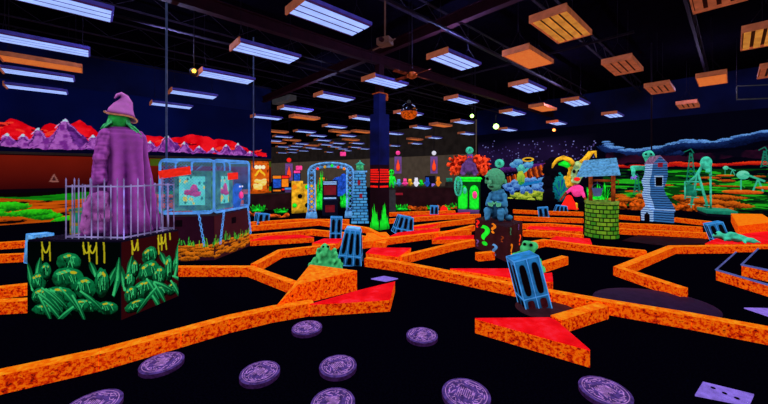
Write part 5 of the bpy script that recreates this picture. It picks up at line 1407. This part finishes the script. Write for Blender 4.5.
t = thing('brick_tower', 'tapered blue brick tower with a green lantern beside the black column', 'model tower', p, facing(p))
x = MB(); x.box((0,0,25*s),(17*s,16*s,50*s), taper=.66); x.build('brick_body', 'blue_brick', t)
x = MB(); x.box((0,0,51*s),(14*s,13*s,1.6*s)); x.build('gallery', 'pale_blue', t)
x = MB(); x.box((0,0,54.5*s),(7*s,7*s,6*s)); x.build('lantern', 'hair_green', t)
x = MB(); x.lathe([(5.5*s,0),(1*s,3*s),(.1*s,5*s)], 4, (0,0,57.5*s)); x.build('lantern_roof', 'teal', t)
for i, (z, xx) in enumerate(((40,-1),(27,1))): x = MB(); x.box((xx*s,-8*s*(1-.34*z/50)-.01,z*s),(2.6*s,.03,4.5*s)); x.build('slit_window', 'glow_red_dim', t)
# machine and figures seen through the arch
def machine(px, py, w, h, lab, m1='arcade_black', m2='screen_blue', m3='white_glow', Yo=0, d=.6, name='arcade_machine', rz=0, style=0):
    p = G(px, py); p.y += Yo; p.x = (px-384)/F*p.y; s = p.y/F
    t = thing(name, lab, 'arcade machine', p, facing(p)+rz); W = w*s; H = h*s
    x = MB(); x.add([(-W/2,-d/2,0),(-W/2,d/2,0),(-W/2,d/2,H),(-W/2,-d*.25,H),(-W/2,-d*.1,H*.55),(-W/2,-d/2,H*.42),
                     (W/2,-d/2,0),(W/2,d/2,0),(W/2,d/2,H),(W/2,-d*.25,H),(W/2,-d*.1,H*.55),(W/2,-d/2,H*.42)],
                    [(5,4,3,2,1,0),(6,7,8,9,10,11),(0,1,7,6),(1,2,8,7),(2,3,9,8),(3,4,10,9),(4,5,11,10),(5,0,6,11)]); x.build('cabinet', m1, t)
    x = MB(); x.add([(-W*.4,-d*.12-.02,H*.58),(W*.4,-d*.12-.02,H*.58),(W*.4,-d*.22-.02,H*.86),(-W*.4,-d*.22-.02,H*.86)], [(0,1,2,3)]); x.build('screen', m2, t)
    x = MB(); x.box((0,-d*.26,H*.93),(W*.86,.04,H*.09)); x.build('marquee', m3, t)
    x = MB(); x.box((0,-d*.32,H*.49),(W*.8,d*.2,.03), rx=.3); x.build('control_panel', m3, t)
    x = MB(); x.box((0,-d/2-.01,H*.2),(W*.6,.02,H*.2)); x.build('coin_door', m2, t)
    return t
machine(330, 216, 15, 34, 'dark arcade machine with a pale top standing inside the lattice arch', m2='cab_red' if 'cab_red' in MATS else mat('cab_red', s2l(120,20,30), em=.7), m3='siding_light', Yo=.4)
t = bush(321, 214, 13, 44, 'leaf_green', 'tall green cactus like plant inside the left of the lattice arch', seed=8, Yo=1.4)
bush(345, 212, 12, 26, 'leaf_green', 'green plant inside the right of the lattice arch', seed=9, Yo=1.6)
p = D(339, 190, 13.6); 
t = thing('blue_mascot_board', 'rounded blue board behind the dark machine in the lattice arch', 'board', (p.x,p.y,0), facing(p)); t.name = 'blue_board'
x = MB(); x.ball((0,0,p.z+.15),(.36,.06,.42)); x.ball((.2,0,p.z+.5),(.16,.05,.2)); x.build('board', 'screen_blue', t); x = MB(); x.tube([(0,.05,0),(0,.05,p.z)], .05, 8); x.build('stand', 'pipe_dark', t)
# yellow ticket booth
p = G(301, 213); s = p.y/F
t = thing('ticket_booth', 'bright yellow folding booth panels left of the lattice arch', 'booth', p, facing(p))
for k, (x0, x1, y1, rz_) in enumerate(((292,303,181,.35),(303,316,184,-.3))):
    w = (x1-x0)*s; xx = ((x0+x1)/2-301)*s; x = MB(); x.box((xx,0,(213-y1)*s/2),(w,.06,(213-y1)*s), rz=rz_); x.build('panel', 'glow_yellow', t)
    for q in range(3):
        x = MB(); x.lathe([(.09,0),(.09,.02)], 12, M=Matrix.Translation((xx+((q%2)-.5)*.2,-.12,(8+9*q)*s)) @ Matrix.Rotation(PI/2,4,'X')); x.build('painted_sign', ['glow_green','ink_dark','glow_orange'][(q+k)%3], t)
# distant arcade machines glowing in the dark
AM = [(277,205,9,30,'screen_blue','glow_orange','arcade machine with blue screen in the dark corner beyond the poster'),(285,203,8,28,'glow_orange','glow_red','arcade machine with orange screen second from the dark corner'),
      (288,207,7,20,'violet','cage_blue','low violet lit arcade machine left of the yellow booth'),(297,196,7,26,'screen_blue','glow_pink','distant arcade machine with pink marquee behind the yellow booth'),
      (322,197,6,20,'glow_yellow','glow_orange','distant yellow arcade machine behind the left post of the lattice arch'),(356,196,6,22,'pale_blue','white_glow','distant pale arcade machine behind the brick tower'),(341,196,6,18,'glow_yellow','glow_red','distant yellow arcade machine seen through the right of the lattice arch')]
for k, (px, py, w, h, m2_, m3_, lab) in enumerate(AM): machine(px, py, w, h, lab, m2=m2_, m3=m3_, Yo=0)
def flame_post(px, py, Y, hang_=False, lab='', m='flame_red', top='white_glow'):
    p = D(px, py, Y); s = Y/F; t = thing('flame_lantern', lab, 'lantern', p, facing(p))
    x = MB(); x.lathe([(1.2*s,0),(2.0*s,3*s),(1.7*s,6*s),(.7*s,9*s),(.05*s,12*s)], 12, (0,0,-6*s)); x.build('flame', m, t)
    x = MB(); x.box((0,.10*s*10,0),(7*s,.06,17*s)); x.build('back_board', 'violet', t)
    x = MB(); x.ball((0,0,12*s), 2.2*s, 12); x.build('globe', top, t)
    x = MB(); x.tube([(0,0,14*s),(0,0,5.6-p.z)], .02, 6); x.build('cord', 'pipe_dark', t)
flame_post(398, 165, 18.5, lab='red flame lantern under a pinkish globe right of the column', top='glow_pink')
flame_post(434, 165, 20, lab='red flame lantern under a white globe on the olive wall')
flame_post(289, 172, 20.5, lab='red flame lantern in the dark arcade above the yellow booth', top='glow_red')
for px, py, Y, lab in ((343,154,28,'small pink glowing sign hanging in the distant arcade'),(299,168,26,'small pink round lamp hanging above the yellow booth')):
    p = D(px, py, Y); t = thing('hanging_sign', lab, 'sign', p, facing(p)); x = MB(); x.box((0,0,0),(.5,.1,.36)); x.build('box', 'glow_pink', t, bevel=.04); x = MB(); x.tube([(0,0,.1),(0,0,5.6-p.z)], .02, 6); x.build('cord', 'pipe_dark', t)

# ------------------------------------------------------------ counter under the olive wall
P_, Q_ = G(389,209), G(478,205); P_ = Vector(((389-384)/F*14.2,14.2,0)); Q_ = Vector(((478-384)/F*13.9,13.9+1.2,0)); Q_.x = (478-384)/F*Q_.y
w = (Q_-P_).length; t = thing('service_counter', 'long dark maroon service counter below the olive wall', 'counter', P_, math.atan2((Q_-P_).y,(Q_-P_).x))
x = MB(); x.box((w/2,.3,.44),(w,.6,.88)); x.build('front', 'maroon', t); x = MB(); x.box((w/2,.28,.90),(w+.06,.7,.05)); x.build('worktop', 'dark_brown', t)
x = MB(); x.box((.42,-.012,.62),(.42,.02,.10)); x.build('red_notice', 'glow_red_dim', t)
R3 = Matrix.Rotation(t.rotation_euler.z,3,'Z')
def on_counter(f, y=.25): return P_+R3 @ Vector((w*f,y,.925))
r = random.Random(11)
mm = ['teal','pale_blue','glow_pink','glow_yellow','white_glow','leaf_green','screen_blue','lavender','glow_orange']
names = ['mint','pale blue','pink','yellow','white','leafy green','deep blue','lavender','orange']
for k in range(9):
    p = on_counter(.06+.062*k, .2+.1*(k % 2)); t = thing('prize_toy', names[k]+' prize toy standing on the service counter', 'toy', p, r.uniform(-.4,.4)); h = r.uniform(.24,.48)
    x = MB(); x.ball((0,0,h*.32),(.10,.08,h*.32)); x.ball((0,0,h*.74),(.085,.08,h*.22)); x.ball((-.05,0,h*.94),.03); x.ball((.05,0,h*.94),.03); x.limb((-.08,0,h*.5),(-.13,-.05,h*.35),.03,.025,4); x.limb((.08,0,h*.5),(.13,-.05,h*.35),.03,.025,4)
    x.blob('body', mm[k], t, vox=.02)
p = on_counter(.47); t = thing('display_screen', 'dark tilted display screen standing on the service counter', 'screen', p, .3)
x = MB(); x.box((0,0,.32),(.5,.04,.36), rx=-.2); x.build('panel', 'arcade_black', t); x = MB(); x.box((0,.03,.08),(.12,.1,.16)); x.build('stand', 'pipe_dark', t)
p = on_counter(.70); t = thing('cash_register', 'dark cash register at the right of the counter clutter', 'register', p, .2)
x = MB(); x.box((0,0,.10),(.4,.36,.2), taper=.85); x.build('body', 'dark_brown', t); x = MB(); x.box((0,.1,.3),(.3,.04,.18), rx=-.2); x.build('screen', 'teal_dark', t)
# green alien figure beside the column
p = Vector(((391.5-384)/F*12.6, 12.6, 0)); s = 12.6/F
t = thing('pedestal', 'grey speckled pedestal right of the black column', 'pedestal', p); x = MB(); x.box((0,0,.46),(.34,.34,.92), taper=.9); x.build('block', 'grey_pipe', t, bevel=.01); x = MB(); x.box((0,0,.94),(.40,.40,.04)); x.build('slab', 'dark_brown', t)
t = thing('alien_statue', 'small glowing green alien standing on the pedestal right of the column', 'statue', p+Vector((0,0,.965)), facing(p))
x = MB(); x.ball((0,0,.34),(.11,.08,.17)); x.ball((0,-.01,.62),(.11,.10,.12)); x.limb((-.06,0,.2),(-.07,0,.03),.05,.04); x.limb((.06,0,.2),(.07,0,.03),.05,.04); x.limb((-.1,0,.44),(-.16,-.05,.25),.035,.03); x.limb((.1,0,.44),(.16,-.05,.25),.035,.03); x.limb((0,0,.5),(0,0,.55),.04,.04,2)
x.blob('body', 'leaf_green', t, vox=.018)
for sx in (-1,1): x = MB(); x.ball((sx*.045,-.10,.64),(.025,.015,.035)); x.build('eye', 'ink_dark', t)
# planting in front of the counter and by the poster
PB = [(402,210.5,17,7,'leaf_green','green bush in front of the counter, nearest the column'),(430,209.5,9,5,'leaf_green','small green bush in front of the counter'),(447,210,9,6,'leaf_green','green bush left of the green cabinet foot'),(455,209,9,8,'leaf_green','dark green plant beside the green cabinet'),
      (258,212,15,9,'leaf_green','green bush below the lit poster'),(281,213,16,6,'leaf_green','green bush left of the yellow booth'),]
for k, (px, py, w, h, m, lab) in enumerate(PB): bush(px, py, w, h, m, lab, seed=k+20)
def rocks(px, py, w, h, lab, seed, m='rock_orange', Yo=0):
    p = G(px, py); p.y += Yo; p.x = (px-384)/F*p.y; s = p.y/F; r = random.Random(seed); x = MB()
    for k in range(9): x.ball((r.uniform(-.42,.42)*w*s, r.uniform(-.1,.1)*w*s, h*s*r.uniform(.1,.35)), (w*s*r.uniform(.12,.2), w*s*.12, h*s*r.uniform(.4,.6)))
    x.box((0,0,-.0),(w*s*.8,w*s*.2,.02)); o = x.blob('rock_pile', m, None, vox=max(.03,w*s*.02), bump=.10, bs=6, loc=p); o.rotation_euler.z = facing(p); tag(o, lab, 'rocks')
rocks(417, 210.5, 18, 6, 'orange rocks between the bushes before the counter', 1); rocks(441, 209.6, 14, 5, 'orange rocks left of the green cabinet', 2)
rocks(449, 209, 16, 4, 'low orange rocks behind the green cabinet', 7)
rocks(253, 216, 13, 6, 'orange rocks below the green bush by the poster', 3); rocks(277, 217.5, 22, 4, 'orange rocks along the lane near the yellow booth', 4)
rocks(632, 211, 26, 11, 'orange rocks left of the crooked blue house', 5, Yo=.5); rocks(686, 212, 20, 9, 'orange rocks between the crooked house and the oil pump', 6, Yo=.4)
t = tag(MB().lathe([(2.5*.04,0),(4*.04,.1),(3*.04,.22),(.02,.28)], 14).build('red_gourd', 'glow_red', loc=G(444,213)), 'small round red gourd beside the green cabinet', 'gourd')
# planter wall below the poster
P_ = Vector(((246-384)/F*12.7, 12.7, 0)); Q_ = Vector(((305-384)/F*14.2, 14.2, 0)); w = (Q_-P_).length
t = thing('planter_box', 'dark low planter wall behind the bushes left of the yellow booth', 'planter', P_, math.atan2((Q_-P_).y,(Q_-P_).x))
x = MB(); x.box((w/2,.3,.33),(w,.12,.66)); x.build('wall', 'maroon', t); x = MB(); x.box((w/2,.3,.68),(w+.04,.18,.04)); x.build('coping', 'dark_brown', t)
# lit poster and frame on the wall end
c0 = Canvas(LW+Vector((A.y,-A.x,0))*.02, A, LWL, 0, 4, 4, 4, L(0,0,0)); ta, za = c0.px(252.5,190); tb, zb_ = c0.px(266.5,163)
pz = LW+A*ta+Vector((A.y,-A.x,0))*.06; w = tb-ta; h = zb_-za
t = thing('lit_poster', 'glowing yellow and red poster panel near the dark corner', 'poster', (pz.x,pz.y,za), TH)
c = Canvas((0,0,0), (1,0,0), w, 0, h, 70, 90, L(225,60,10)); k = fbm(c.X,c.Z,2.2,3)[..., None]
c.C[:] = L(200,24,10)*(1-k)+L(255,150,20)*k
for q in range(26): c.disc((rng.uniform(.1,w-.1), rng.uniform(.05,h*.36)), .10, .07, L(250,210,60), L(255,240,150), conv=False, jag=.6, seed=q)
for q in range(3): c.disc((w*(.25+.25*q), h*.84), .09, .09, L(255,250,200), conv=False)
c.line([(w*.2,h*.55),(w*.5,h*.74),(w*.8,h*.55)], .1, L(255,200,40), conv=False, jag=.1)
c.build('face', t, local=True)
x = MB()
for cc, dd in (((w/2,.0,-.04),(w+.16,.08,.08)),((w/2,.0,h+.04),(w+.16,.08,.08)),((-.04,0,h/2),(.08,.08,h+.16)),((w+.04,0,h/2),(.08,.08,h+.16))): x.box(cc, dd)
x.build('frame', 'rock_orange', t)

# ------------------------------------------------------------ small features belong to the part they sit on
for o in list(col.objects):
    if o.parent is None or o.type != 'MESH' or o.parent.parent is not None: continue
    k = o.name.split('.')[0]; sib = {c.name.split('.')[0]: c for c in o.parent.children}
    for feats, hosts in ((('eye','mouth'),('head','body')),(('window','doorway','side_window','slit_window'),('body','brick_body')),(('screen',),('bezel',)),(('chain_link',),('front_frame',)),
                         (('etched_marks',),('face',)),(('red_window','window'),('front_wall',)),(('porch_door',),('porch',)),(('numeral',),('ball',)),(('coin_door',),('cabinet',)),(('lens',),('can',)),(('divider',),('reflector',))):
        if k in feats:
            for h in hosts:
                if h in sib and sib[h] is not o: o.parent = sib[h]; break
            break

# ------------------------------------------------------------ camera, world and soft room light
for p, e, c_ in (((-4.5,6.5,4.2),81,(.42,.45,1)),((1.5,7,4.2),94,(.42,.45,1)),((6,11,4.2),81,(.5,.42,.95)),((-2,12,4.2),81,(.42,.45,1)),((0.5,3,4.3),40,(.45,.42,1)),((10,10,4.3),50,(.5,.4,.9))):
    l = bpy.data.lights.new('blacklight_fill', 'POINT'); l.energy = e; l.color = c_; l.shadow_soft_size = .0  # unseen point lights added to boost the fixtures' violet light
    lo = bpy.data.objects.new('blacklight_fill', l); col.objects.link(lo); lo.location = p
w = bpy.data.worlds.new('w'); bpy.context.scene.world = w; w.use_nodes = True
w.node_tree.nodes['Background'].inputs[0].default_value = (.02,.02,.08,1); w.node_tree.nodes['Background'].inputs[1].default_value = .1
cam = bpy.data.cameras.new('camera'); cam.sensor_width = 36; cam.lens = F/768*36; cam.shift_y = -30/768; cam.clip_end = 200
co = bpy.data.objects.new('camera', cam); col.objects.link(co); co.location = (0,0,CH); co.rotation_euler = (PI/2,0,0)
sc = bpy.context.scene; sc.camera = co
sc.view_settings.view_transform = 'Standard'; sc.view_settings.look = 'None'; sc.view_settings.exposure = 0; sc.view_settings.gamma = 1
